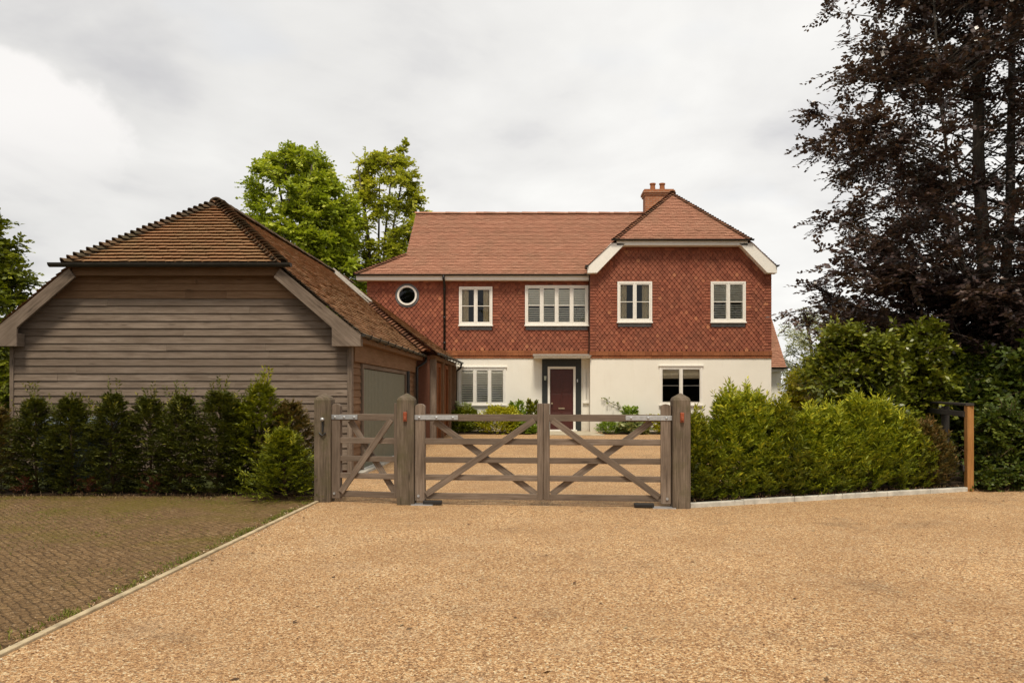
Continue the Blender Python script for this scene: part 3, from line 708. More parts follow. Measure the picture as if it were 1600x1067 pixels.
# windows
def window(r, y, n, fill, proud=.075, apron=True, drip=False, bar=.5, shut_open=(.35, .9)):
    x0, x1, z0, z1 = r; mb = MB(); f = .05
    yf = y - proud
    mb.box(x0 - .012, x0 + f, yf, y + .06, z0, z1 + .015); mb.box(x1 - f, x1 + .012, yf, y + .06, z0, z1 + .015)
    mb.box(x0 + f, x1 - f, yf, y + .06, z1 - f, z1 + .015); mb.box(x0 + f, x1 - f, yf, y + .06, z0, z0 + f)
    wl = (x1 - x0 - 2 * f) / n; cells = []
    for i in range(n):
        a, b = x0 + f + i * wl, x0 + f + (i + 1) * wl
        if i: mb.box(a - .022, a + .022, yf + .004, y + .058, z0 + f, z1 - f)
        q0, q1, g0, g1 = a + (.022 if i else 0), b - (.022 if i < n - 1 else 0), z0 + f, z1 - f; sw = .042
        mb.box(q0 + .003, q0 + sw, yf + .012, y + .03, g0 + .003, g1 - .003); mb.box(q1 - sw, q1 - .003, yf + .012, y + .03, g0 + .003, g1 - .003)
        mb.box(q0 + sw, q1 - sw, yf + .012, y + .03, g1 - sw, g1 - .003); mb.box(q0 + sw, q1 - sw, yf + .012, y + .03, g0 + .003, g0 + sw + .015)
        zm = g0 + (g1 - g0) * bar; mb.box(q0 + sw, q1 - sw, yf + .02, y + .0, zm - .011, zm + .011)
        cells.append((q0 + sw, q1 - sw, g0 + sw + .015, g1 - sw))
    w = mb.build('window', M['white'], house, bevel=.003)
    mb = MB()
    for a, b, c, d in cells: mb.add([(a - .005, y - .03, c - .005), (b + .005, y - .03, c - .005), (b + .005, y - .03, d + .005), (a - .005, y - .03, d + .005)], [(0, 1, 2, 3)])
    mb.build('pane', M['glass'], w)
    mb = MB(); mb.box(x0 - .035, x1 + .035, yf - .05, y + .02, z0 - .045, z0 - .002); mb.build('sill', M['white'], w, bevel=.004)
    if drip:
        mb = MB(); mb.box(x0 - .05, x1 + .05, yf - .03, y + .0, z1 + .017, z1 + .06); mb.build('drip_moulding', M['white'], w, bevel=.004)
    if apron:
        mb = MB(); mb.box(x0 + .01, x1 - .01, y - .055, y - .01, z0 - .17, z0 - .047); mb.build('lead_apron', M['lead'], w)
    if fill == 'shutter':
        for i, (a, b, c, d) in enumerate(cells):
            mb = MB(); ys = y + .024; mb.box(a - .02, a + .02, ys - .015, ys + .015, c - .02, d + .02); mb.box(b - .02, b + .02, ys - .015, ys + .015, c - .02, d + .02)
            zm = c + (d - c) * bar; mb.box(a + .02, b - .02, ys - .015, ys + .015, zm - .03, zm + .03)
            z = c; pitch = .08
            while z < d:
                up = z > zm; tl = R(62 if up else 38)
                if abs(z - zm) > .04:
                    h, dp = math.sin(tl) * .038, math.cos(tl) * .038
                    mb.add([(a + .02, ys - dp, z - h), (b - .02, ys - dp, z - h), (b - .02, ys + dp, z + h), (a + .02, ys + dp, z + h),
                            (a + .02, ys - dp, z - h - .009), (b - .02, ys - dp, z - h - .009), (b - .02, ys + dp, z + h - .009), (a + .02, ys + dp, z + h - .009)],
                           [(0, 1, 2, 3), (7, 6, 5, 4), (0, 4, 5, 1), (3, 2, 6, 7)])
                z += pitch
            mb.build('shutter', M['shutter'], w)
    if fill == 'curtain':
        for sd in (0, 1):
            mb = MB(); wd = (x1 - x0) * .23; K = 26
            pts = []
            for k in range(K):
                xx = (x0 + f + wd * k / (K - 1)) if sd == 0 else (x1 - f - wd * k / (K - 1))
                pts.append((xx, y + .09 + .028 * math.sin(k * 1.15) + .012 * math.sin(k * .43)))
            mb.add([(p[0], p[1], z0) for p in pts] + [(p[0], p[1], z1) for p in pts], [(k, k + 1, K + k + 1, K + k) for k in range(K - 1)])
            mb.build('curtain', M['curtain'], w, smooth=True)
    if fill == 'blind':
        mb = MB(); mb.box(x0 + f, x1 - f, y + .07, y + .078, z1 - f - .34, z1 - f); mb.tube([(x0 + f, y + .074, z1 - f - .345), (x1 - f, y + .074, z1 - f - .345)], .014, 8); mb.build('blind', M['blind'], w)
    return w
window(W2, YM, 2, 'curtain'); window(W3, YM, 4, 'shutter'); window(W4, YW, 2, 'curtain'); window(W5, YW, 2, 'shutter')
window(G1, YM, 3, 'shutter', proud=.03, apron=False, drip=True); window(G2, YW, 2, 'blind', proud=.03, apron=False, drip=True)
window(SL, YM, 1, 'shutter', proud=.03, apron=False)
# round window
def ring(mb, cx, cz, r0, r1, y0, y1, n=40):
    vs_ = []
    for i in range(n):
        a = 2 * math.pi * i / n
        for r_, y_ in ((r0, y0), (r1, y0), (r1, y1), (r0, y1)): vs_.append((cx + math.cos(a) * r_, y_, cz + math.sin(a) * r_))
    fs = []
    for i in range(n):
        k, q = i * 4, ((i + 1) % n) * 4
        for j in range(4): fs.append((k + j, k + (j + 1) % 4, q + (j + 1) % 4, q + j))
    mb.add(vs_, fs)
mb = MB(); ring(mb, RC[0], RC[1], .285, .35, YM - .09, YM + .05); rw = mb.build('round_window', M['white'], house, smooth=False, bevel=.006)
mb = MB(); ring(mb, RC[0], RC[1], .351, .42, YM - .05, YM - .0); mb.build('lead_surround', M['lead'], rw)
mb = MB(); mb.add([(RC[0] + math.cos(i * .2618) * .287, YM - .03, RC[1] + math.sin(i * .2618) * .287) for i in range(24)], [tuple(range(24))]); mb.build('pane', M['glass'], rw)
# front door
mb = MB(); x0, x1, z0, z1 = DR
mb.box(X(847, YM), x0 - .05, YM - .06, YM + .02, .2, 2.8); mb.box(x1 + .05, X(908, YM), YM - .06, YM + .02, .2, 2.8); mb.box(x0 - .05, x1 + .05, YM - .06, YM + .02, z1 + .05, 2.8)
mb.build('door_surround', M['slate'], house, bevel=.004)
mb = MB()
mb.box(x0 + .03, x1 - .03, YM + .03, YM + .07, z0, z1 - .03)
for (a, b) in ((.06, .38), (.46, .78)):
    for c, d in ((.08, .6), (.68, 1.25), (1.33, 1.95)):
        s_ = (x1 - x0) / .89; mb.box(x0 + .03 + a * s_, x0 + .03 + b * s_ * .97, YM + .018, YM + .032, z0 + c, z0 + d)
door = mb.build('front_door', M['door'], house, bevel=.006)
mb = MB(); mb.box(x0 - .05, x0 + .03, YM - .07, YM + .08, z0, z1 - .03); mb.box(x1 - .03, x1 + .05, YM - .07, YM + .08, z0, z1 - .03); mb.box(x0 - .05, x1 + .05, YM - .07, YM + .08, z1 - .03, z1 + .05); mb.build('door_frame', M['white'], door, bevel=.003)
mb = MB(); mb.box(x0 - .1, x1 + .1, YM - .16, YM + .08, .2, z0 - .004); mb.build('doorstep', M['white'], door, bevel=.006)
mb = MB(); mb.tube([(x0 + .1, YM + .03, 1.2), (x0 + .1, YM - .03, 1.2), (x0 + .1, YM - .05, 1.2)], [.02, .02, .035], 10); mb.build('handle', M['brass'], door); mb = MB(); mb.box(x0 + .33, x0 + .55, YM + .006, YM + .03, 1.0, 1.05); mb.build('letter_plate', M['brass'], door)
mb = MB(); a, b = X(834, YM - .5), X(922, YM - .5)
mb.prism([(a, YM - .72, 2.86), (a, YM - .028, 2.92), (a, YM - .028, 2.78), (a, YM - .7, 2.78)], (b - a, 0, 0)); cn = mb.build('canopy', M['white'], house, bevel=.006)
mb = MB(); mb.prism([(a - .03, YM - .75, 2.865), (a - .03, YM - .028, 2.955), (a - .03, YM - .028, 2.925), (a - .03, YM - .75, 2.84)], (b - a + .06, 0, 0)); mb.build('lead_top', M['lead_pale'], cn)
def lantern(xc, zc):
    mb = MB(); mb.box(xc - .05, xc + .05, YM - .075, YM - .058, zc - .1, zc + .1); mb.tube([(xc, YM - .07, zc + .07), (xc, YM - .14, zc + .09)], .012, 6); mb.prism([(xc - .06, YM - .2, zc + .06), (xc + .06, YM - .2, zc + .06), (xc + .06, YM - .09, zc + .06), (xc - .06, YM - .09, zc + .06)], (0, 0, .03)); l = mb.build('wall_lantern', M['black'], house)
    mb = MB(); mb.tube([(xc, YM - .145, zc - .1), (xc, YM - .145, zc - .02), (xc, YM - .145, zc + .06)], [.03, .045, .05], 6); mb.build('lantern_glass', M['box'], l)
lantern(X(851.8, YM), Z(590, YM)); 
mb = MB(); xc = X(902, YM); mb.box(xc - .02, xc + .02, YM - .08, YM - .058, 1.95, 2.06); mb.tube([(xc, YM - .1, 2.0), (xc, YM - .078, 2.0)], .012, 8); mb.build('doorbell', M['steel'], house)

# ------------------------------------------------------------------ garage
GC = -6.56; GE = 3.34; GZ0, GZ1 = 2.60, 5.41; GY0 = 13.8; GF = 14.1
GR, GL = -3.46, -9.66
gar = thing('garage', (-6.5, 17, 0), 'long timber clad garage with mossy half hipped tile roof beside the gates', 'garage')
gs = (GZ1 - GZ0) / GE; ga = math.atan(gs); gvm = GE / math.cos(ga)
ZH2 = 3.86; ghx = (GZ1 - ZH2) / gs; gvh = (GE - ghx) / math.cos(ga); GA = 15.72
mb = MB()
tile_plane(mb, (GC + GE, GY0, GZ0), (0, 1, 0), (-1, 0, gs), [[(.24, 0), (7.7, 0), (10.5, gvm), (GA - GY0, gvm), (.24, gvh + .24 * (gvm - gvh) / (GA - GY0))]], gauge=.115, lift=.032, edge=.45)  # edge tint paints lit stripes along the courses
tile_plane(mb, (GC - GE, GY0, GZ0), (0, -1, 0), (1, 0, gs), [[(-13.3, 0), (0, 0), (0, gvh), (GY0 - GA, gvm), (-13.3, gvm)]], gauge=.115, lift=.032)
hv = Vector((0, GA - GY0, GZ1 - ZH2)); hl = hv.length
tile_plane(mb, (GC, GY0, ZH2), (1, 0, 0), hv, [[(-ghx, 0), (ghx, 0), (0, hl)]], gauge=hl / 20, lift=.056, tlo=.2, under=.034)
LE = GC - (-2.77); lz0, lz1 = 2.64, 5.36; ls = (lz1 - lz0) / LE; lvm = math.hypot(LE, lz1 - lz0)
tile_plane(mb, (-2.77, 20.9, lz0), (0, 1, 0), (-1, 0, (lz1 - lz0) / 3.79), [[(0, 0), (6.2, 0), (6.2, lvm), (3.4, lvm)]], gauge=.112)
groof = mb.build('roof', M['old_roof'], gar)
mb = MB(); tile_plane(mb, (GC + GE, GY0, GZ0), (0, 1, 0), (-1, 0, gs), [[(0, 0), (.238, 0), (.238, gvh + .238 * (gvm - gvh) / (GA - GY0)), (0, gvh)]], gauge=.115, lift=.034)
mb.build('verge_tiles', M['hip'], groof)
mb = MB()
for sg in (-1, 1):
    hip_line(mb, (GC + sg * (ghx + .1), GY0 - .05, ZH2 - .02), (GC, GA, GZ1), .118, .125, tilt=.55); mb.build('hip_tiles', M['hip'], groof); mb = MB()
hip_line(mb, (GC, GA - .12, GZ1 + .03), (GC, 27.1, GZ1 + .0), .3, .14, tilt=.1, taper=.98)
mb.build('ridge_tiles', M['hip'], groof)
mb = MB()
pa, pb = Vector((GC + GE + .1, 21.3, 2.68)), Vector((GC, 24.35, GZ1 + .02)); pm = pa + (pb - pa) * .56
hip_line(mb, pa, pm, .125, .13, tilt=.45)
mb.build('bonnet_tiles', M['hip_red'], groof)
mb = MB(); mb.beam(pm + Vector((0, 0, .05)), pb + Vector((0, 0, .05)), .14, .05, Vector((1, 0, 0)))
mb.build('lead_valley', M['lead_pale'], groof)

def boards_gable(mb, mbw):
    z = .12; e = .137; k = 0
    while z < ZH2 - .12:
        zt = z + e
        hm = (GR - GL) / 2; half = min(hm, (GZ1 - .05 - z) / gs); ht = min(half, (GZ1 - .05 - zt) / gs)
        if half > .1:
            cuts = [GC - half] + sorted(random.uniform(GC - half + .8, GC + half - .8) for _ in range(random.choice((0, 1, 1, 2)))) + [GC + half]
            for a, b in zip(cuts[:-1], cuts[1:]):
                if b - a < .02: continue
                j = random.uniform(-.004, .004); top = zt
                at_, bt_ = max(a + .0015, GC - ht), min(b - .0015, GC + ht)
                if bt_ <= at_: at_, bt_ = a + .0015, b - .0015
                P = [(a + .0015, GF - .029 + j, z + random.uniform(-.004, .004)), (b - .0015, GF - .029 + j, z + random.uniform(-.004, .004)), (bt_, GF - .006, top), (at_, GF - .006, top), (a + .0015, GF, z), (b - .0015, GF, z)]
                w_ = mbw if k >= 23 else mb
                l = b - a
                w_.add(P, [(0, 1, 2, 3), (4, 5, 1, 0), (0, 3, 4), (1, 5, 2)], [[(0, 0), (l, 0), (l, .14), (0, .14)], [(0, 0), (l, 0), (l, .03), (0, .03)], [(0, 0)] * 3, [(0, 0)] * 3], random.betavariate(2, 2.6))
        z += e; k += 1
mb, mbw = MB(), MB(); boards_gable(mb, mbw)
mb.build('cladding', M['board'], gar); mbw.build('sheltered_cladding', M['board_warm'], gar)
mb = MB()                                                       # shell behind the boards
mb.prism([(GL + .02, GF + .01, 0), (GR - .02, GF + .01, 0), (GR - .02, GF + .01, 2.5), (GC + 1.7, GF + .01, 3.7), (GC - 1.7, GF + .01, 3.7), (GL + .02, GF + .01, 2.5)], (0, .1, 0))
mb.box(GL + .02, GL + .12, GF + .12, 27, 0, 2.6)
DY0, DY1, DZ = 15.05, 19.8, 2.03
mb.box(GR - .12, GR - .03, GF + .12, DY0, 0, 2.55); mb.box(GR - .12, GR - .03, DY1, 21.5, 0, 2.55); mb.box(GR - .12, GR - .03, DY0, DY1, DZ, 2.55)
mb.box(-3.4, -3.05, 21.45, 21.5, 0, 2.6); mb.box(-3.2, -3.08, 21.52, 27.2, 0, 2.6)
mb.build('wall', M['backing'], gar)
def side_boards(mb, y0, y1, z0, z1, x):
    z = z0
    while z < z1 - .02:
        zt = min(z1, z + .137); l = y1 - y0
        P = [(x + .036, y0, z), (x + .036, y1, z), (x + .008, y1, zt + .02), (x + .008, y0, zt + .02), (x, y0, z), (x, y1, z)]
        mb.add(P, [(0, 1, 2, 3), (4, 5, 1, 0), (0, 3, 4), (1, 5, 2)], [[(0, 0), (l, 0), (l, .14), (0, .14)], [(0, 0), (l, 0), (l, .03), (0, .03)], [(0, 0)] * 3, [(0, 0)] * 3], random.random())
        z = zt
mb = MB(); side_boards(mb, GF + .1, DY0 - .12, .1, 2.1, GR - .03); mb.build('side_cladding', M['board_warm'], gar); mb = MB(); side_boards(mb, DY1 + .15, 21.35, .1, 2.3, GR - .03)
mb.build('side_cladding', M['board_warm'], gar)
mb = MB()
for q in ((GR - .05, GR + .035, GF - .045, GF + .1, .08, 2.5), (GL - .03, GL + .04, GF - .045, GF + .1, .08, 2.5), (GR - .04, GR + .05, 21.35, 21.52, .05, 2.55)):
    mb = MB(); mb.box(*q); mb.build('corner_post', M['oak'], gar, bevel=.005)
mb = MB(); mb.prism([(GR + .1, GY0 + .08, 2.463), (GC + GE - .015, GY0 + .08, 2.463), (GC + GE - .015, 21.4, 2.463), (GR + .1, 21.4, 2.463)], (0, 0, .13)); mb.prism([(GR - .1, GF + .14, 2.463), (GR + .098, GF + .14, 2.463), (GR + .098, 21.3, 2.463), (GR - .1, 21.3, 2.463)], (0, 0, .06)); mb.build('soffit', M['board_warm'], gar)
mb = MB(); mb.box(GR - .04, GR + .06, GF + .12, 21.34, 2.12, 2.46); mb.build('lintel_beam', M['board_warm'], gar, bevel=.006)
mb = MB(); mb.box(GR - .03, GR + .035, DY0 - .12, DY0, .02, DZ + .08); mb.box(GR - .03, GR + .035, DY1, DY1 + .12, .02, DZ + .08); mb.box(GR - .03, GR + .03, DY0, DY1, DZ, DZ + .08); mb.build('door_frame', M['oak'], gar, bevel=.004)
mb = MB(); y = DY0 + .005; bw = (DY1 - DY0 - .01) / 34
for i in range(34): mb.prism([(GR - .02, y, .06), (GR - .002, y + .02, .06), (GR - .002, y + bw - .02, .06), (GR - .02, y + bw, .06)], (0, 0, DZ - .075)); y += bw
mb.box(GR - .06, GR - .022, DY0 + .005, DY1 - .005, .06, DZ - .01)
gd = mb.build('garage_door', M['sage'], gar)
mb = MB(); mb.box(GR - .002, GR + .01, DY0 + .1, DY1 - .1, .03, .058); mb.build('door_seal', M['white'], gd)
mb = MB(); mb.box(GR + .0, GR + .16, 14.15, 21.4, -.02, .045); mb.build('threshold', M['kerbstone'], gar)
# bargeboards with boxed feet, half-hip fascia
for sgn in (1, -1):
    q = [(437, 419), (503, 474), (563, 521), (563, 541), (518, 541), (518, 512), (427, 433)]
    pts = [(GC + sgn * (X(a, GY0) - GC), GY0 + .01, Z(b, GY0)) for a, b in q]
    mb = MB(); mb.prism([pts[0], pts[1], pts[2], pts[3], pts[4], pts[5], pts[6]] if sgn > 0 else pts[::-1], (0, .05, 0), t=.35)
    fx0, fx1 = sorted((pts[4][0], pts[3][0]))
    mb.box(fx0 + .01, fx1 - .01, GY0 + .062, GF - .05, Z(541, GY0) + .004, Z(520, GY0), t=.4)
    mb.build('bargeboard', M['oak'], gar, bevel=.006)
mb = MB(); mb.box(GC - ghx - .05, GC + ghx + .05, GY0 + .1, GY0 + .14, ZH2 - .2, ZH2 + .0, t=1); mb.box(GC - ghx - .1, GC + ghx + .1, GY0 + .142, GF + .02, ZH2 - .2, ZH2 - .16, t=1)  # dark tint paints the shade under the gutter into the board
mb.build('fascia', M['board_warm'], gar, bevel=.004)
mb = MB()
gutter_line(mb, (GC - ghx - .36, GY0 - .05, ZH2 + .0), (GC + ghx + .28, GY0 - .05, ZH2 + .0), .075)
mb.build('gutter', M['gutter'], gar); mb = MB()
gutter_line(mb, (GC + GE + .05, 21.6, GZ0 - .0), (GC + GE + .05, GY0 + .05, GZ0 - .0), .055); mb.build('gutter', M['gutter'], gar); mb = MB(); gutter_line(mb, (-2.71, 27.15, lz0), (-2.71, 20.9, lz0), .055)
mb.build('gutter', M['gutter'], gar); mb = MB()
gutter_line(mb, (GC - GE - .05, GY0 + .05, GZ0), (GC - GE - .05, 26, GZ0), .055)
gut = mb.build('gutter', M['gutter'], gar)
for k in range(16):
    yb = 14.3 + k * .8
    xb = GC + GE + .05 if yb < 21.4 else -2.71
    if yb > 26.9: break
    mb = MB(); mb.tube([(xb + .07, yb, GZ0 + .02), (xb + .05, yb, GZ0 - .055), (xb, yb, GZ0 - .075), (xb - .06, yb, GZ0 - .03)], .012, 5); mb.build('gutter_bracket', M['gutter'], gar)
mb = MB(); mb.tube([(-3.15, 21.45, 2.55), (-3.16, 21.42, 2.42), (-3.28, 21.3, 2.32), (-3.36, 21.2, 2.26), (-3.36, 21.2, .05)], .036, 10)
mb.build('downpipe', M['black'], gar, smooth=True); mb = MB()
mb.tube([(-2.72, 27.0, 2.6), (-2.75, 27.0, 2.45), (-2.9, 27.02, 2.33), (-2.92, 27.02, .2)], .036, 10)
mb.build('downpipe', M['black'], gar, smooth=True)
mb = MB(); mb.tube([(GR + .06, 19.95, 1.45), (GR + .06, 19.95, 2.12)], .05, 10); mb.build('black_pipe', M['black'], gar)  # short black pipe right of the garage door
# link between garage and house: oak posts with dark doors
for y_ in (21.62, 23.4, 25.3, 26.9):
    mb = MB(); mb.box(-3.07, -2.9, y_, y_ + .17, gz(y_) - .05, 2.5); mb.build('oak_post', M['oak'] if y_ < 22 else M['board_warm'], gar, bevel=.005)
mb = MB(); mb.box(-3.07, -2.92, 21.6, 27.1, 2.5, 2.62); mb.build('eaves_beam', M['board_warm'], gar)
for (y0, y1) in ((21.85, 22.55), (22.6, 23.35), (24.4, 25.25)):
    mb = MB(); mb.box(-3.06, -2.97, y0, y0 + .12, gz(y0), 2.45); mb.box(-3.06, -2.97, y1 - .12, y1, gz(y0), 2.45); mb.box(-3.06, -2.97, y0 + .12, y1 - .12, 2.33, 2.45); mb.box(-3.06, -2.97, y0 + .12, y1 - .12, .7, .9)
    fr = mb.build('oak_window_frame', M['oak_orange'], gar, bevel=.004)
    mb = MB(); mb.box(-3.04, -3.02, y0 + .12, y1 - .12, gz(y0), 2.33); mb.build('pane', M['glass'], fr)

# ------------------------------------------------------------------ gate posts and gates
PM, PR, PL = Vector((-1.82, 10.58, 0)), Vector((1.885, 10.24, 0)), Vector((-3.03, 10.86, 0))
def gate_post(p, label, h=1.53, w=.235, light=True, latch=False):
    g = thing('gate_post', p, label, 'gate post', 'oak posts of the drive gates')
    mb = MB(); a = w / 2
    vs_ = [(-a, -a, -.1), (a, -a, -.1), (a, a, -.1), (-a, a, -.1), (-a, -a, h - .1), (a, -a, h - .1), (a, a, h - .1), (-a, a, h - .1), (-a * .86, -a * .86, h - .065), (a * .86, -a * .86, h - .065), (a * .86, a * .86, h - .065), (-a * .86, a * .86, h - .065), (0, 0, h)]
    fs = [(0, 1, 5, 4), (1, 2, 6, 5), (2, 3, 7, 6), (3, 0, 4, 7)] + [(4 + i, 4 + (i + 1) % 4, 8 + (i + 1) % 4, 8 + i) for i in range(4)] + [(8 + i, 8 + (i + 1) % 4, 12) for i in range(4)]
    uvs = []
    for f in fs: uvs.append([(vs_[i][2], vs_[i][0] + vs_[i][1] * 1.7) for i in f])
    mb.add([(v[0] + p.x, v[1] + p.y, v[2]) for v in vs_], fs, uvs)
    mb.build('post', M['oak_post'], g, bevel=.012)
    yf = p.y - a
    if light:
        mb = MB(); mb.box(p.x - .025, p.x + .025, yf - .035, yf - .002, 1.14, 1.27); mb.box(p.x - .018, p.x + .018, yf - .055, yf - .036, 1.16, 1.21); mb.build('post_light', M['copper'], g, bevel=.008)
    if latch:
        mb = MB(); mb.tube([(p.x + .01, yf, 1.16), (p.x + .01, yf - .05, 1.16)], [.022, .026], 10); mb.build('knob', M['steel'], g, smooth=True)
        mb = MB(); mb.box(p.x - .005, p.x + .02, yf - .02, yf, .98, 1.13); mb.tube([(p.x - .04, yf - .015, .97), (p.x + .01, yf - .025, .93), (p.x + .05, yf - .015, .97)], .012, 6); mb.build('latch', M['black'], g)
    return g
gate_post(PL, 'greenish grey oak post with latch at the left of the small side gate', light=False, latch=True)
gate_post(PM, 'oak post with orange light between the small side gate and the double gate')
gate_post(PR, 'oak post with orange light at the right end beside the bushy hedge')

RAILS = ((1.19, .092), (.865, .082), (.612, .076), (.373, .076), (.118, .08))
def gate(name, label, A, B, w0, w1, rail_dy=0, strap=.6, one_brace_flip=False, group=None):
    """gate hung at A, meeting at B (both on the ground); w0 hinge stile width, w1 meeting stile width"""
    d = (B - A); Lg = d.length; d.normalize(); nrm = Vector((d.y, -d.x, 0))
    if nrm.y > 0: nrm = -nrm                         # towards the camera
    g = thing(name, A, label, 'gate', group)
    up = Vector((0, 0, 1))
    def bar(u0, z0, u1, z1, w, th, off): 
        m_ = MB(); m_.beam(A + d * u0 + up * z0 + nrm * off, A + d * u1 + up * z1 + nrm * off, th, w, nrm); return m_
    # hinge stile with rounded head
    K = 7; pts = [A + d * 0 + up * .05, A + d * w0 + up * .05]
    for k in range(K): 
        a = math.pi * k / (K - 1); pts.append(A + d * (w0 / 2 + math.cos(a) * w0 / 2) + up * (1.335 + math.sin(a) * .045))
    mb = MB(); P = [p + nrm * .04 for p in pts]; n = len(P); mb.prism(P, -nrm * .08)
    for i in range(len(mb.uv)): mb.uv[i] = [(mb.v[j][2], mb.v[j][0] + mb.v[j][1]) for j in mb.f[i]]
    mb.build('hinge_stile', M['oak'], g, bevel=.006)
    m_ = MB(); m_.beam(A + d * (Lg - w1 / 2) + up * .08, A + d * (Lg - w1 / 2) + up * 1.385, .075, w1, nrm); m_.build('meeting_stile', M['oak'], g, bevel=.006)
    for i, (z, h) in enumerate(RAILS):
        zz = (.0 if i else .0); bar(w0 - .01, z, Lg - w1 + .01, z, h, .05 if i else .06, 0).build('rail', M['oak'], g, bevel=.005)
    u0, u1 = w0 + .02, Lg - w1 - .02
    bar(u0, .14, u1 - .02, 1.16, .085, .028, .042).build('brace', M['oak'], g, bevel=.004)
    bar(u0 + .1, 1.14, u1, .15, .085, .028, -.042).build('brace', M['oak'], g, bevel=.004)
    m_ = bar(-.06, 1.192, strap, 1.192, .062, .008, .046); st = m_.build('hinge_strap', M['steel'], g, bevel=.002)
    for u in (.06, strap * .5, strap * .88):
        m_ = MB(); q = A + d * u + up * 1.192 + nrm * .048; m_.tube([q, q + nrm * .012, q + nrm * .018], [.016, .016, .008], 8); m_.build('bolt', M['steel'], st)
    m_ = MB(); q = A + d * .05 + up * .12 + nrm * .042; m_.tube([q, q + nrm * .014], .018, 8); m_.build('bolt', M['steel'], g)
    m_ = MB(); m_.beam(A + d * -.012 + up * .52 + nrm * .0, A + d * -.012 + up * .68, .03, .02, nrm); m_.build('hinge_pin', M['black'], g)
    return g
dd = (PR - PM).normalized()
mid = (PM + PR) / 2 + dd * .03
gate('double_gate', 'left leaf of the five bar double gate, hung on the middle post', PM + dd * .125, mid - dd * .003, .135, .08, group='leaves of the double gate')
gate('double_gate', 'right leaf of the five bar double gate, hung beside the bushy hedge', PR - dd * .125, mid + dd * .003, .135, .08, group='leaves of the double gate')
d2 = (PM - PL).normalized()
gate('side_gate', 'narrow five bar pedestrian gate between the two left posts', PL + d2 * .125, PM - d2 * .125, .13, .05, strap=.4)
for p, s_, lb in ((PM, 1, 'low black gate opener arm on the ground by the middle post'), (PR, -1, 'low black gate opener arm on the ground by the right post')):
    c = p + dd * (.3 * s_) + Vector((0, -.06, 0))
    t_ = thing('gate_opener', c, lb, 'gate opener', 'gate opener arms')
    mb = MB(); mb.obox(c + dd * (-.06) * 1 + Vector((0, -.05, .012)), dd * (.26 * s_), Vector((0, .09, 0)), Vector((0, 0, .05))); mb.build('arm_housing', M['black'], t_, bevel=.008)
    mb = MB(); mb.obox(c - dd * (.22 * s_) + Vector((0, -.08, 0)), dd * (.3 * s_), Vector((0, .16, 0)), Vector((0, 0, .013))); mb.build('mounting_plate', M['steel'], t_)

# ------------------------------------------------------------------ fence on the right
fp = Vector((6.72, 12.0, 0)); fd = Vector((1.3, 4.0, 0)).normalized()
fn = thing('boundary_fence', fp, 'timber boundary fence with bright new end post and dark rail behind the hedge', 'fence')
mb = MB(); mb.box(fp.x - .05, fp.x + .05, fp.y - .05, fp.y + .05, -.1, 1.33); tag(mb.build('end_post', M['pine'], fn, bevel=.006), 'bright new orange pine end post')
for k in (1, 2, 3):
    q = fp + fd * (1.9 * k); mb = MB(); mb.box(q.x - .05, q.x + .05, q.y - .05, q.y + .05, -.1, 1.3); mb.build('post', M['dark_rail'], fn, bevel=.006)
mb = MB(); mb.beam(fp - fd * .07 + Vector((0, 0, 1.352)), fp + fd * 5.8 + Vector((0, 0, 1.352)), .12, .04, Vector((1, 0, 0))); mb.build('top_rail', M['dark_rail'], fn, bevel=.005)
for z_ in (.35, 1.2):
    mb = MB(); mb.beam(fp + fd * .03 + Vector((-.07, 0, z_)), fp + fd * 5.8 + Vector((-.07, 0, z_)), .035, .09, Vector((1, 0, 0))); mb.build('rail', M['dark_rail'], fn, bevel=.005)

# ------------------------------------------------------------------ foliage
def unit(a): return a / np.maximum(1e-9, np.linalg.norm(a, axis=-1, keepdims=True))
def leaf_mesh(name, base, ax, nrm, ln, wd, tint, mat, parent):
    n = len(base); b = unit(np.cross(nrm, ax)); nn = np.cross(ax, b)
    ln = ln[:, None]; wd = wd[:, None]
    v = np.empty((n, 4, 3)); v[:, 0] = base
    v[:, 1] = base + ax * ln * .5 + b * wd * .5 + nn * wd * .12
    v[:, 2] = base + ax * ln
    v[:, 3] = base + ax * ln * .5 - b * wd * .5 + nn * wd * .12
    o_ = np.array(ORG[parent.name]) if parent is not None else np.zeros(3)
    v = (v - o_).reshape(-1, 3)
    me = bpy.data.meshes.new(name)
    me.vertices.add(n * 4); me.vertices.foreach_set('co', v.ravel().astype(np.float32))
    me.loops.add(n * 4); me.loops.foreach_set('vertex_index', np.arange(n * 4, dtype=np.int32))
    me.polygons.add(n); me.polygons.foreach_set('loop_start', np.arange(0, n * 4, 4, dtype=np.int32)); me.polygons.foreach_set('loop_total', np.full(n, 4, dtype=np.int32))
    me.update(calc_edges=True)
    at = me.attributes.new('tint', 'FLOAT', 'FACE'); at.data.foreach_set('value', np.clip(tint, 0, 1).astype(np.float32))
    return link(name, me, mat, parent, o_)
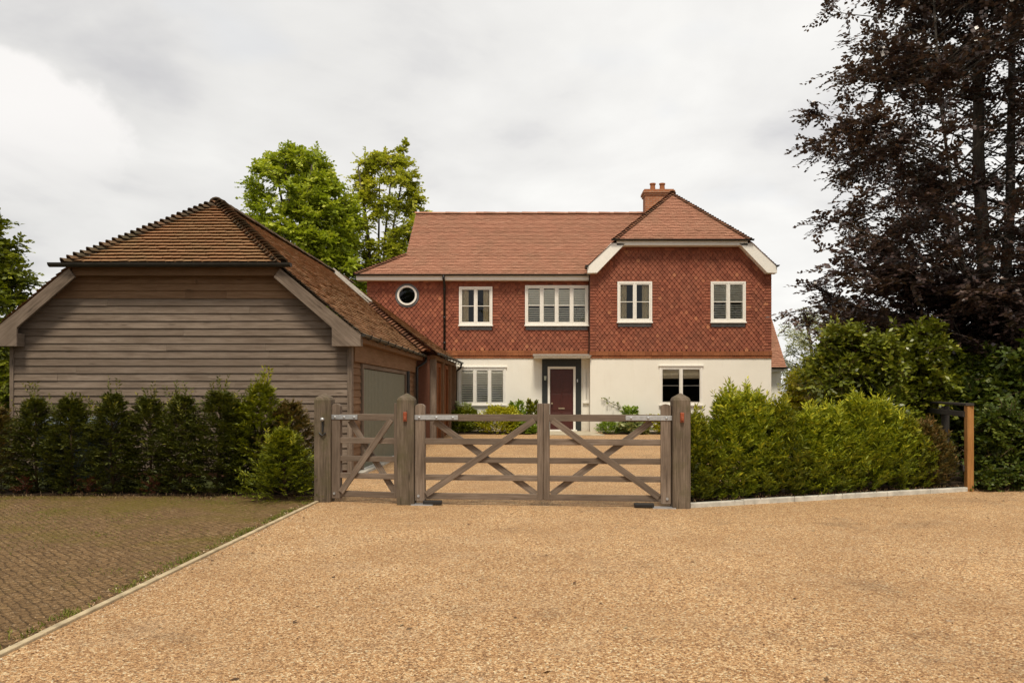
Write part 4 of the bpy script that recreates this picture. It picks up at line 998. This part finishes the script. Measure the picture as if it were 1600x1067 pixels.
def spray(P, D, Lt, m, ln, wd, droop=.0, spread=.9, upb=1.0, njit=.35, t0=.1, tvar=.2, tint=None, rng=RNG):
    """leaves set alternately along twigs: P starts, D unit directions, Lt lengths"""
    n = len(P); t = np.linspace(t0, 1, m)[None, :, None]; t = t + rng.uniform(-.5, .5, (n, m, 1)) / m
    side = unit(np.cross(D, np.array([0, 0, 1.0]) + rng.normal(0, .25, (n, 3))))
    pos = P[:, None] + D[:, None] * Lt[:, None, None] * t
    pos[..., 2] -= (droop * Lt[:, None, None] * t ** 2)[..., 0]
    sg = np.where(np.arange(m) % 2 == 0, 1, -1)[None, :, None]
    ax = D[:, None] * .75 + side[:, None] * sg * spread + rng.normal(0, .22, (n, m, 3)); ax[..., 2] -= droop * .5
    ax = unit(ax)
    up = np.cross(side, D); up = np.where(up[:, 2:3] < 0, -up, up)
    nr = up[:, None] * upb + rng.normal(0, njit, (n, m, 3)); nr = unit(nr)
    k = n * m
    tt = (tint[:, None] if tint is not None else np.full((n, 1), .5)) + rng.normal(0, tvar, (n, m))
    return pos.reshape(k, 3), ax.reshape(k, 3), nr.reshape(k, 3), (ln * rng.uniform(.7, 1.2, k)), (wd * rng.uniform(.75, 1.15, k)), tt.reshape(k)
def curve(p0, p1, sag, n=5, wob=.03):
    p0, p1 = np.array(p0, float), np.array(p1, float); L = np.linalg.norm(p1 - p0); o = []
    for i in range(n):
        t = i / (n - 1); q = p0 + (p1 - p0) * t; q = q + np.array([0, 0, sag * L * 4 * t * (1 - t)])
        if 0 < i < n - 1: q = q + RNG.normal(0, wob * L * .5, 3)
        o.append(tuple(q))
    return o
def tree(name, label, cat, base, stems, clumps, leafmat, barkmat, twigs=14, m=9, ln=.1, wd=.065, flat=.35, droop=.15, group=None, limb_r=.018, sag=.06, outb=.5, upb=1.0, njit=.35, tw=1.0):
    """stems: list of (polyline, r0, r1); clumps: list of (centre, radius)"""
    g = thing(name, base, label, cat, group); mb = MB()
    allp = []
    for pl, r0, r1 in stems:
        k = len(pl); mb.tube(pl, [r0 + (r1 - r0) * (i / (k - 1)) ** .8 for i in range(k)], 9)
        P = np.array(pl, float)
        for a, b in zip(P[:-1], P[1:]):
            for t in np.linspace(0, 1, 9): allp.append(a + (b - a) * t)
    allp = np.array(allp); A = []
    for c, r in clumps:
        c = np.array(c, float); hd = np.linalg.norm(allp[:, :2] - c[:2], axis=1)
        want = c[2] - .55 * hd
        k = np.argmin(np.abs(allp[:, 2] - want) + .35 * hd + RNG.uniform(0, .3, len(hd)))
        s0 = allp[k]; L = np.linalg.norm(c - s0)
        pts = curve(s0, c, sag, 6)
        r0 = max(.008, limb_r * L)
        mb.tube(pts, [r0 * (1 - .8 * i / 5) + .004 for i in range(6)], 5)
        outd = c - s0; outd = outd / (np.linalg.norm(outd) + 1e-6)
        n = int(twigs * (1 + .3 * RNG.normal()))
        n = max(5, n)
        D = RNG.normal(0, 1, (n, 3)); D[:, 2] *= flat; D = unit(D); D = unit(D + outd * outb * np.array([1, 1, .5]))
        ti = RNG.uniform(.45, 1, n); pp = np.array(pts); idx = ti * 5; i0 = np.minimum(4, idx.astype(int)); fr = (idx - i0)[:, None]
        P = pp[i0] * (1 - fr) + pp[i0 + 1] * fr
        P = np.where((RNG.uniform(0, 1, (n, 1)) < .6), c + RNG.normal(0, r * .22, (n, 3)) * [1, 1, flat + .2], P)
        Lt = r * RNG.uniform(.55, 1.25, n)
        for q in range(0, n, 2):
            e = P[q] + D[q] * Lt[q] * .9; e[2] -= droop * Lt[q] * .7
            mb.tube([tuple(P[q]), tuple((P[q] + e) / 2 + [0, 0, .02]), tuple(e)], [.008 * tw, .006 * tw, .003 * tw], 3, cap=False)
        A.append(spray(P, D, Lt, m, ln, wd, droop, tint=np.full(n, RNG.uniform(.25, .75)), upb=upb, njit=njit))
    mb.build('trunk', barkmat, g, smooth=True)
    cat_ = [np.concatenate([a[i] for a in A]) for i in range(6)]
    leaf_mesh('crown', *cat_, leafmat, g)
    return g
def shrub(name, label, cat, base, H, Rr, prof, leafmat, n=300, m=14, ln=.05, wd=.018, rise=.5, droop=.05, group=None, tips=0, stem=True, spread=.8, lmin=.45, inner=.5, njit=.35, tvar=.18, lean=(0, 0), z0=.0, ry=None):
    g = thing(name, base, label, cat, group); base = np.array(base, float); ry = ry or Rr
    h = RNG.uniform(0, 1, n) ** .85; az_ = RNG.uniform(0, 2 * np.pi, n)
    r = np.array([prof(q) for q in h])
    u = np.sqrt(RNG.uniform(.05, 1, n)) * inner
    d2_ = np.stack([np.cos(az_), np.sin(az_), np.zeros(n)], 1); scl = np.array([Rr, ry, 1])
    P = base + d2_ * scl * (r * u)[:, None]; P[:, 2] += z0 + h * (H - z0) * .93; P[:, :2] += np.outer(h, lean)
    up = rise + .9 * np.clip(h - .6, 0, 1) + RNG.normal(0, .22, n)
    D = d2_ + RNG.normal(0, .25, (n, 3)); D[:, 2] = up; D = unit(D)
    Lt = np.maximum(.1 * Rr, r * (1 - u)) * (Rr + ry) / 2 * RNG.uniform(lmin, 1.15, n) + .06
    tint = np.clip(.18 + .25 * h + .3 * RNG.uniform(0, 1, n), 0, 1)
    A = [spray(P, D, Lt, m, ln, wd, droop, spread, tint=tint, njit=njit, tvar=tvar)]
    if tips:
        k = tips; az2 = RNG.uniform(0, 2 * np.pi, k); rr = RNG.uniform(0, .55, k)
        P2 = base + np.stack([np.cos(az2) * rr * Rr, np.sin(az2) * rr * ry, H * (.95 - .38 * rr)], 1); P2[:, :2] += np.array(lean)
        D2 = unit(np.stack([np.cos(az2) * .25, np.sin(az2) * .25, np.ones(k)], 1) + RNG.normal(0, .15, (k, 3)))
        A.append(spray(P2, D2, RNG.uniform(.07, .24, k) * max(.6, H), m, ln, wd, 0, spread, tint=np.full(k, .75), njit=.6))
    if stem:
        mb = MB(); top = base + [lean[0], lean[1], H * .93]
        mb.tube([tuple(base + [0, 0, -.05]), tuple((base + top) / 2 + RNG.normal(0, .02, 3)), tuple(top)], [.025, .016, .004], 6)
        for k in range(0, min(n, 60)):
            e = P[k] + D[k] * Lt[k] * .8; c_ = base + [lean[0] * h[k], lean[1] * h[k], max(.05, h[k] * H * .9 - .1)]
            mb.tube([tuple(c_), tuple(P[k]), tuple(e)], [.007, .005, .002], 3, cap=False)
        mb.build('stem', M['stem'], g, smooth=True)
    cat_ = [np.concatenate([a[i] for a in A]) for i in range(6)]
    leaf_mesh('foliage', *cat_, leafmat, g)
    return g
def col_prof(h): return (.82 + .3 * math.sin(min(1, h / .4) * math.pi * .5)) * (1 - (max(0, h - .5) / .5) ** 1.05 * .84)
def bushy(h): return (.85 + .28 * math.sin(math.pi * min(1, h * 1.3))) * (1 - max(0, h - .5) / .5 * .62)
def dome(h): return math.sqrt(max(.05, 1 - (h * .95) ** 2))
def cone(h): return (1.02 * (1 - h) ** .85 + .1) * (1 + .22 * math.sin(h * 23))

# left hedge of young conifers
LH = [(-8, 628, .42, 'bronze', 'dark bronze-brown conifer at the left edge of the photo'),
      (58, 612, .36, 'yew', 'thin dark conifer in front of the garage corner, with bare leader'),
      (113, 612, .38, 'yew', 'loose dark conifer, second from the garage corner, with open feathery top'),
      (178, 604, .34, 'yew', 'narrow conifer with splayed twiggy top showing garage boards behind'),
      (235, 611, .42, 'yew', 'rounded dense conifer in the middle of the left hedge'),
      (281, 606, .36, 'yew', 'slim dark conifer right of the rounded one, pale trunk base showing'),
      (338, 600, .46, 'yew', 'broad bushy conifer left of the tallest one'),
      (372, 615, .34, 'yew', 'low shaded conifer pressed against the tallest one'),
      (404, 586, .44, 'mid', 'tallest conifer of the left hedge, bright green pointed top'),
      (455, 618, .44, 'bronze', 'bronze-tinged conifer nearest the left gate post'),
      (447, 664, .46, 'mid', 'low spreading green bush at the foot of the left gate post')]
for i, (px, py, r_, kind, lb) in enumerate(LH):
    D = 11.75 + random.uniform(-.1, .1)
    if py > 660: D = 11.1
    mt = {'yew': M['yew'], 'mid': M['yew_mid'], 'bronze': M['yew_brown']}[kind]
    b_ = (X(px, D), D, 0)
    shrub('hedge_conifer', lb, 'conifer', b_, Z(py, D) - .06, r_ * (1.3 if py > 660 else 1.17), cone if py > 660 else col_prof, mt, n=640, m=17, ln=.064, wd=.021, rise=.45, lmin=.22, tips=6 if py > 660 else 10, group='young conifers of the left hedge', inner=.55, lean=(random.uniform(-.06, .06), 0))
# right hedge
labs = ['loose bright green yew first from the right gate post', 'upright yew with taller twin shoots, second from the gate post', 'full yew with long pale shoots in front of the house corner',
        'yew left of the middle of the right hedge, in front of the laurel', 'dense dark yew in the middle of the right hedge', 'yew with yellowish top right of the hedge middle', 'spreading yew with feathery top below the copper beech',
        'olive tinted yew third from the pine post', 'shorter yew under the dark fence rail, second from the pine post', 'brownish sparse yew beside the bright pine post']
pyt = [640, 606, 600, 622, 634, 628, 612, 618, 642, 652]
for i in range(10):
    q = KA + kd * (.38 + i * .475) + kn * (.52 + random.uniform(-.06, .06)); D = q.y
    mt = M['yew_light'] if i in (1, 2, 4, 5, 6, 7) else (M['yew_brown'] if i == 9 else M['yew_mid'])
    H_ = Z(pyt[i], D) - .13
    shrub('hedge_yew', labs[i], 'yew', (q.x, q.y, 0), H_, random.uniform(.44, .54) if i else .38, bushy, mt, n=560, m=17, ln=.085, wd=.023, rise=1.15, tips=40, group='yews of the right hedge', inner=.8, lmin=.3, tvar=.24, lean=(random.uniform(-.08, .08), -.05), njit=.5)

# copper beech
def P3(px, py, D): return (X(px, D), D, Z(py, D))
BD = 18.2
for _ in range(60):                             # low drooping sprays on the near side
    py = random.uniform(420, 575); px = random.uniform(1300 + max(0, py - 500) * 1.6, 1640); BDn = random.uniform(15.6, 17.4)
    LOW = globals().setdefault('LOW', []); LOW.append(((X(px, BDn), BDn, Z(py, BDn)), random.uniform(.4, .65)))
stems = [([(10.75, 18.2, 0), (10.65, 18.2, 3), (10.45, 18.25, 7), (10.4, 18.2, 11), (10.3, 18.2, 14.5)], .24, .05),
         ([(10.95, 18.3, 0), (11.05, 18.4, 2.5), (11.35, 18.5, 6), (11.4, 18.5, 10), (11.7, 18.6, 14)], .2, .04),
         ([(10.6, 18.0, .3), (10.2, 17.7, 2.5), (9.5, 17.4, 5), (9.0, 17.2, 8), (8.8, 17.2, 11)], .075, .02),
         ([(11.1, 18.3, .5), (12.2, 18.8, 4), (13.0, 19.0, 8), (13.2, 19, 12)], .13, .03)]
cl = list(LOW)
tips_ = [(1290, 18), (1330, 60), (1330, 110), (1265, 178), (1300, 205), (1268, 235), (1320, 262), (1282, 345), (1325, 330), (1345, 300), (1300, 395), (1270, 450), (1240, 488), (1285, 485), (1262, 505), (1310, 430), (1330, 480), (1350, 210), (1370, 140), (1390, 70), (1300, 520), (1340, 530)]
for px, py in tips_:
    D = BD + random.uniform(-1.3, 1.3); cl.append((P3(px + 12, py, D), random.uniform(.42, .62)))
k = 0
while k < 500:
    z = random.uniform(2.2, 14.2); a = random.uniform(0, 2 * math.pi)
    Rz = 4.3 * (1 - max(0, z - 8.5) / 8) if z > 3.4 else 3.7 * (z / 3.4) + .5
    # on the photo side the outline steps in between the sprays
    r_ = Rz * math.sqrt(random.uniform(.06, .95))
    x, y = 10.9 + math.cos(a) * r_, 18.3 + math.sin(a) * r_ * .9
    px, py = 842 + x * F / y, 617 - (z - 1.5) * F / y
    lim = np.interp(py, [-400, 0, 60, 120, 200, 260, 300, 350, 400, 450, 500, 540, 600, 640], [1315, 1335, 1350, 1322, 1292, 1325, 1345, 1308, 1325, 1300, 1285, 1330, 1450, 1510])
    if px < lim: continue
    if py < 380 and random.random() < .25: continue
    cl.append(((x, y, z), random.uniform(.45, .8))); k += 1
tree('copper_beech', 'tall copper beech with dark purple leaves and several upright stems at the right', 'tree', (10.8, 18.2, 0), stems, cl, M['beech'], M['beech_bark'], twigs=25, m=12, ln=.12, wd=.085, flat=.4, droop=.22, limb_r=.006, sag=.03)

# trees behind the roofs
def crown_pts(cx, cy, z0, z1, rx, n, fy=.8, rr=(.5, .8), hollow=.25, shape=None):
    o = []
    while len(o) < n:
        h = random.random(); rz = shape(h) if shape else math.sin(math.pi * (.12 + .83 * h)) ** .7
        a = random.uniform(0, 2 * math.pi); q = math.sqrt(random.uniform(hollow, 1)) * rz * rx
        o.append(((cx + math.cos(a) * q, cy + math.sin(a) * q * fy, z0 + (z1 - z0) * h), random.uniform(*rr)))
    return o
TD = 46.0
def tstems(cx, cy, z0, z1, sp, n, r0):
    o = []
    for i in range(n):
        a = 2 * math.pi * i / n + .4; q = sp * random.uniform(.5, 1)
        o.append(([(cx, cy, 0), (cx + .1 * math.cos(a), cy, z0 * .7), (cx + math.cos(a) * q * .5, cy + math.sin(a) * q * .4, (z0 + z1) * .5), (cx + math.cos(a) * q, cy + math.sin(a) * q * .8, z1 * .95)], r0, .04))
    return o
sycA = lambda h: float(np.interp(h, [0, .2, .45, .65, .8, .92, 1], [.75, .95, 1.0, .93, .72, .42, .28]))
cA = crown_pts(X(462, TD), TD, 6.0, Z(236, TD), 3.95, 175, rr=(.55, .85), shape=sycA)
cA += crown_pts(X(520, TD), TD - 1, 6.0, Z(300, TD), 1.9, 40, rr=(.5, .75))
cA = [c for c in cA if not (c[0][0] > X(500, TD) and c[0][2] > Z(258, TD))]
tree('sycamore', 'broad bright green tree with rounded crown behind the garage roof', 'tree', (X(468, TD), TD, 0), tstems(X(468, TD), TD, 7, Z(245, TD), 2.0, 5, .22), cA, M['syc'], M['bark'], twigs=34, m=10, ln=.21, wd=.165, flat=.65, droop=.1, njit=.5, limb_r=.012, tw=2, group='trees behind the roofs')
sycB = lambda h: float(np.interp(h, [0, .2, .5, .75, .9, 1], [.7, .95, 1.0, .85, .6, .3]))
cB = crown_pts(X(588, TD), TD + 3, 6.0, Z(240, TD + 3), 2.75, 125, rr=(.45, .72), shape=sycB)
cB += [(P3(628, 236, TD + 3), .3), (P3(634, 224, TD + 3), .18), (P3(640, 300, TD + 3), .45), (P3(645, 325, TD + 3), .4)]
tree('ash_tree', 'airy yellow-green tree with visible upright stems left of the house roof', 'tree', (X(590, TD), TD + 3, 0), tstems(X(590, TD + 3), TD + 3, 6, Z(250, TD + 3), 1.9, 5, .15), cB, M['syc2'], M['bark'], twigs=28, m=9, ln=.2, wd=.15, flat=.6, droop=.1, njit=.55, limb_r=.012, tw=2, group='trees behind the roofs')
lx, ly = X(-55, 26), 26
tree('field_maple', 'dense dark green tree rising behind the left end of the garage', 'tree', (lx, ly, 0), tstems(lx, ly, 2, 6.5, 1.2, 4, .2), crown_pts(lx, ly, 1.2, Z(335, 26), 2.85, 190, rr=(.4, .65), hollow=.35, shape=lambda h: float(np.interp(h, [0, .2, .5, .8, 1], [.9, 1, .93, .62, .3]))), M['darktree'], M['bark'], twigs=22, m=9, ln=.18, wd=.13, flat=.6, njit=.5)

# shrubs behind the right hedge
def bush(name, label, cat, cx, cy, H, rx, ry, mat, n, ln, wd, m=9, rr=(.25, .4), z0=.2, group=None, droop=.15):
    c = []
    for _ in range(n):
        h = random.random() ** .8; a = random.uniform(0, 2 * math.pi); q = math.sqrt(random.uniform(.2, 1)) * math.sqrt(max(.08, 1 - (h * .92) ** 2.2))
        c.append(((cx + math.cos(a) * q * rx, cy + math.sin(a) * q * ry, z0 + (H - z0) * h * .94), random.uniform(*rr)))
    st = [([(cx, cy, -.05), (cx + random.uniform(-.2, .2) + math.cos(k) * .2, cy + math.sin(k) * .2, H * .4), (cx + math.cos(k * 2.1) * rx * .4, cy + math.sin(k * 2.1) * ry * .4, H * .8)], .04, .012) for k in range(4)]
    return tree(name, label, cat, (cx, cy, 0), st, c, mat, M['stem'], twigs=19, m=m, ln=ln * 1.15, wd=wd * 1.15, flat=.7, droop=droop, njit=.5, group=group)
bush('laurel', 'rounded glossy laurel bush between the house corner and the copper beech', 'bush', X(1338, 15.0), 15.0, Z(512, 15.0), 1.15, .9, M['laurel'], 150, .10, .055)
bush('elder_bush', 'lighter green bush with lifted branches under the copper beech', 'bush', X(1425, 15.6), 15.6, Z(508, 15.6), .95, .9, M['laurel'], 100, .11, .06)
bush('holly', 'dark leafy bush around the beech trunks behind the fence', 'bush', X(1530, 16.0), 16.0, Z(545, 16), 1.7, 1.0, M['bramble'], 170, .10, .06)
bush('bramble', 'tangled dark undergrowth right of the pine fence post', 'bush', X(1585, 12.6), 12.75, 1.28, .78, .6, M['bramble'], 120, .07, .045, rr=(.16, .3), z0=.05)
bush('ivy_bank', 'low weedy growth at the foot of the pine post by the gravel', 'plant', X(1560, 12.2), 12.1, .34, .5, .25, M['bramble'], 26, .06, .04, rr=(.1, .18), z0=.02)
bush('hazel', 'shaded hazel at the far right edge beyond the fence', 'bush', X(1640, 14.5), 14.5, 2.6, 1.3, 1.0, M['bramble'], 130, .11, .07)
bush('golden_shrub', 'yellow-green shrub beside the low side roof of the house', 'bush', X(1252, 24), 24.0, Z(570, 24), .4, .5, M['gold'], 36, .10, .06)
bush('dark_hedge', 'dark green hedge behind the laurel at the side of the house', 'hedge', X(1296, 27), 27.0, Z(556, 27), 1.2, .8, M['darktree'], 90, .12, .07)
wx = X(1275, 40)
tree('willow', 'pale silvery tree far behind the right side of the house', 'tree', (wx, 40, 0), tstems(wx, 40, 2, Z(490, 40), 1.0, 4, .12), crown_pts(wx, 40, 1.2, Z(492, 40), 2.3, 110, rr=(.4, .7)), M['willow'], M['bark'], twigs=13, m=8, ln=.18, wd=.06, flat=.9, njit=.6)
for (px, D, top, rx_, lb) in ((1345, 36, 520, 2.6, 'dark broad tree standing behind the laurel bush'), (1490, 34, 500, 3.0, 'dark broad tree standing behind the beech trunks'), (1640, 33, 470, 3.2, 'dark broad tree standing beyond the right edge')):
    x_ = X(px, D)
    tree('hedgerow_tree', lb, 'tree', (x_, D, 0), tstems(x_, D, 2, Z(top, D), 1.2, 3, .15), crown_pts(x_, D, .6, Z(top, D), rx_, 80, rr=(.5, .8), shape=lambda h: float(np.interp(h, [0, .4, .8, 1], [.95, 1, .7, .3]))), M['darktree'], M['bark'], twigs=13, m=8, ln=.2, wd=.13, flat=.6, njit=.5, group='hedgerow trees behind the beech')
x_ = X(-30, 17.5); bush('privet', 'dark privet bush left of the garage corner', 'bush', x_ - .5, 17.5, 3.2, 1.4, 1.0, M['darktree'], 120, .1, .06)

# unseen trees: left pair added to shade the paving, rear pair reflected in the panes
for (x_, y_, h_, r_, lb) in ((-10.5, 0.2, 11, 3.6, 'broad unseen tree added to shade the block paving, left of the viewer'), (-15, 4.5, 10, 3.2, 'unseen tree added for shade beyond the left end of the block paving'), (-3.5, -17, 10, 4.0, 'roadside tree across the lane behind the viewer'), (5.5, -19, 9, 4.0, 'wide roadside tree across the lane, right behind the viewer')):
    tree('unseen_tree', lb, 'tree', (x_, y_, 0), tstems(x_, y_, 2.6, h_, 1.5, 4, .16), crown_pts(x_, y_, 2.8, h_, r_, 90, rr=(.6, .95), fy=1), M['darktree'], M['bark'], twigs=15, m=8, ln=.24, wd=.18, flat=.6, njit=.5, group='roadside trees')

# flower beds
zb = gz(26.0)
def small(name, label, cat, px, pyt_, D, r_, mat, n=90, m=10, ln=.07, wd=.04, prof=dome, rise=.5, ry=None, spread=.9):
    return shrub(name, label, cat, (X(px, D), D, gz(D)), Z(pyt_, D) - gz(D), r_, prof, mat, n=int(n * 1.7), m=m, ln=ln * 1.3, wd=wd * 1.3, rise=rise, stem=False, inner=.75, njit=.6, tvar=.2, ry=ry or r_ * .7, spread=spread)
small('box_shrub', 'dark green rounded shrub at the left end of the bed under the ground floor window', 'shrub', 726, 640, 26.1, .75, M['darktree'], n=240)
small('golden_spiraea', 'bright yellow-green mound left of the front door', 'shrub', 782, 638, 25.8, .95, M['gold'], n=420, ln=.06, wd=.035)
small('euphorbia', 'tall yellow-green flowering clump beside the door surround', 'plant', 808, 628, 26.4, .42, M['lime'], n=110, prof=lambda h: 1 - .4 * h, rise=1.2)
small('leafy_perennial', 'upright mid green plant close to the left of the door', 'plant', 831, 626, 26.5, .3, M['yew_mid'], n=90, prof=lambda h: 1 - .4 * h, rise=1.3)
small('low_fern', 'low fresh green plant in front of the yellow mound by the path', 'plant', 820, 660, 25.5, .42, M['lime'], n=100)
small('variegated_climber', 'pale variegated plant growing below the left window sill', 'plant', 725, 631, 26.85, .32, M['pale'], n=70, prof=lambda h: .9, ry=.15)
small('lavender', 'low rounded green mound first right of the doorway path', 'plant', 950, 661, 25.6, .45, M['lime'], n=120, ln=.06, wd=.02)
small('hosta', 'pale blue-green broad leaved plant in the right bed', 'plant', 988, 654, 25.5, .5, M['pale'], n=80, m=6, ln=.14, wd=.09)
small('rose_bush', 'leafy green bush standing against the wall of the right bed', 'plant', 984, 637, 26.35, .32, M['lime'], n=110, prof=lambda h: .85, ry=.18)
small('golden_bush', 'yellow-green bush behind the right leaf of the gate', 'plant', 1022, 650, 25.6, .5, M['gold'], n=110)
small('white_flowers', 'white speckled plant at the foot of the right gate post', 'plant', 1085, 724, 10.75, .13, M['pale'], n=50, m=6, ln=.03, wd=.022)
g = thing('climbing_rose', (X(984, 26.6), 26.58, gz(26.6)), 'bare climbing stem with few leaves slanting up the cream wall', 'climber')
mb = MB(); cp = [P3(984, 660, 26.6), P3(980, 642, 26.6), P3(965, 634, 26.61), P3(952, 628, 26.61), P3(944, 621, 26.62)]; mb.tube(cp, [.014, .012, .009, .007, .004], 6); mb.build('stem', M['stem'], g, smooth=True)
pp = np.array(cp[1:]); D_ = RNG.normal(0, 1, (16, 3)) * [1, .25, 1]; D_ = unit(D_); t = np.linspace(0, 2.99, 16); i0 = t.astype(int); P_ = pp[i0] + (pp[np.minimum(3, i0 + 1)] - pp[i0]) * (t - i0)[:, None] - [0, .03, 0]
leaf_mesh('leaves', *spray(P_, D_, np.full(16, .09), 4, .07, .045, upb=.2, njit=.8), M['darktree'], g)

# things glimpsed behind the left hedge
def bin_(x, y, label):
    g = thing('wheelie_bin', (x, y, 0), label, 'bin', 'bins behind the left hedge')
    mb = MB(); w0, w1 = .22, .28
    mb.add([(x - w0, y - w0, .06), (x + w0, y - w0, .06), (x + w0, y + w0, .06), (x - w0, y + w0, .06), (x - w1, y - w1, 1.0), (x + w1, y - w1, 1.0), (x + w1, y + w1, 1.0), (x - w1, y + w1, 1.0)], [(3, 2, 1, 0), (0, 1, 5, 4), (1, 2, 6, 5), (2, 3, 7, 6), (3, 0, 4, 7)]); mb.build('bin_body', M['bin'], g, bevel=.02)
    mb = MB(); mb.prism([(x - .3, y - .31, 1.002), (x - .3, y - .31, 1.05), (x - .3, y - .1, 1.12), (x - .3, y + .3, 1.14), (x - .3, y + .3, 1.002)], (.6, 0, 0)); mb.build('lid', M['lid'], g, bevel=.015)
    for s_ in (-1, 1): mb = MB(); mb.tube([(x + s_ * .2, y + .27, .1), (x + s_ * .26, y + .27, .1)], .1, 14); mb.build('wheel', M['black'], g)
bin_(X(95, 12.9), 12.9, 'dark bin with grey lid behind the hedge, nearer the garage corner'); bin_(X(148, 12.9), 12.9, 'dark bin with grey lid behind the hedge, left of the twiggy conifer')
g = thing('storage_box', (X(478, 12.2), 12.3, 0), 'pale low box with sloping lid behind the left gate post', 'box')
bx = X(472, 12.2); mb = MB(); mb.box(bx - .35, bx + .3, 12.1, 12.5, .02, .5); mb.build('box_body', M['box'], g, bevel=.02)
mb = MB(); mb.prism([(bx - .38, 12.06, .502), (bx - .38, 12.06, .54), (bx - .38, 12.54, .64), (bx - .38, 12.54, .502)], (.71, 0, 0)); mb.build('lid', M['box'], g, bevel=.012)

# grass tufts, weeds and leaf litter
def tufts(name, label, pts, mat, hgt, n, sp, kind='stuff', cat='grass'):
    P = np.repeat(np.array(pts, float), n, 0); k = len(P)
    P[:, :2] += RNG.normal(0, sp, (k, 2)); a = RNG.normal(0, .55, (k, 3)); a[:, 2] = 1; a = unit(a)
    nn = unit(RNG.normal(0, 1, (k, 3)))
    return tag(leaf_mesh(name, P, a, nn, hgt * RNG.uniform(.5, 1.3, k), hgt * .22 * RNG.uniform(.7, 1.3, k), RNG.uniform(0, 1, k), mat, None), label, cat, kind=kind)
pts = []
for _ in range(40):
    y = random.uniform(3.9, 10.6); pts.append((-3.17 - abs(random.gauss(0, .05)), y, 0))
for c in range(19):
    y = random.uniform(4.5, 10.7); pts += [(-3.17 - abs(random.gauss(0, .06)), y + random.gauss(0, .14), 0) for _ in range(9)]
tufts('edge_grass', 'short grass growing along the concrete edging', pts, M['grass'], .035, 7, .02)
pts = []
for c in range(70):
    x, y = random.uniform(-13, -3.4), min(11.4, random.triangular(6.0, 11.45, 11.2)); 
    pts += [(x + random.gauss(0, .28), min(11.45, y + random.gauss(0, .16)), 0) for _ in range(26)]
tufts('paving_weeds', 'moss and small weeds growing through the dark paving', pts, M['grass'], .024, 4, .03, cat='weeds')
pts = [(random.uniform(-9.5, -3.3), random.uniform(11.0, 11.6), .01) for _ in range(500)]
tufts('leaf_litter', 'dry brown leaf litter along the foot of the left hedge', pts, M['litter'], .045, 2, .05, cat='leaf litter')
pts = [tuple(KA + kd * random.uniform(0, L) + kn * random.uniform(.05, .3) + Vector((0, 0, .06))) for _ in range(260)]
pts += [(random.uniform(6.7, 9.5), random.gauss(12.0, .12), .01) for _ in range(160)]
tufts('hedge_litter', 'dry brown leaf litter along the right kerb and bank', pts, M['litter'], .04, 2, .05, cat='leaf litter')
for px, py, lb in ((40, 755, 'reddish dead fern at the far left foot of the hedge'), (140, 752, 'rust red dead fern under the twiggy conifers'), (240, 757, 'small rust red fern left of the pale trunk')):
    D = 11.45; g_ = shrub('dead_fern', lb, 'fern', (X(px, D), D, 0), .24, .17, dome, M['red_leaf'], n=18, m=12, ln=.05, wd=.016, rise=.8, stem=False, group='dead ferns under the left hedge')

def pebbles(name, label, pts, size, mat):
    mb = MB()
    for x, y in pts:
        r = size * random.uniform(.5, 1.2); z = gz(y); a0 = random.uniform(0, 6.28); n = 5
        ring_ = [(x + math.cos(a0 + k * 1.2566) * r * random.uniform(.7, 1.1), y + math.sin(a0 + k * 1.2566) * r * random.uniform(.7, 1.1), z - .002) for k in range(n)]
        top = [(x + (p[0] - x) * .6, y + (p[1] - y) * .6, z + r * random.uniform(.5, .8)) for p in ring_]
        mb.add(ring_ + top, [tuple(range(n, 2 * n))] + [(k, (k + 1) % n, (k + 1) % n + n, k + n) for k in range(n)])
    return tag(mb.build(name, mat), label, 'loose stones', kind='stuff')
M['pebble'] = m_tile('loose_stone', [(0, (0.10, 0.05, 0.025)), (0.3, (0.30, 0.17, 0.08)), (0.7, (0.55, 0.37, 0.2)), (1, (0.8, 0.68, 0.5))], lich=0.1)
pts = [(random.uniform(-3.0, 9.5) * (.4 + .06 * y_), y_) for y_ in [random.uniform(3.2, 11.5) for _ in range(2600)]]
pts = [(max(-3.05, x), y) for x, y in pts if x > -3.05 and y < 10.1 + max(0, x - 2) * .35]
pts += [(-3.06 + abs(random.gauss(0, .07)), random.uniform(3.8, 10.7)) for _ in range(500)] + [(-3.14 - abs(random.gauss(0, .12)), random.uniform(3.8, 10.7)) for _ in range(350)]
pebbles('loose_stones', 'loose pebbles lying on the gravel drive and along its edging', pts, .0085, M['pebble'])
pts = [(random.uniform(-3, 6), random.uniform(4, 10), .006) for _ in range(46)] + [(random.uniform(2.2, 7), 10.1 + random.uniform(-.35, .0) + random.uniform(0, 1.6), .006) for _ in range(20)]
P = np.array(pts); k = len(P); a = RNG.normal(0, 1, (k, 3)); a[:, 2] *= .15
tag(leaf_mesh('stray_leaves', P, unit(a), unit(RNG.normal(0, .3, (k, 3)) + [0, 0, 1]), RNG.uniform(.03, .06, k), RNG.uniform(.02, .035, k), RNG.uniform(0, 1, k), M['litter'], None), 'a few dry brown leaves scattered over the gravel drive', 'leaf litter', kind='stuff')
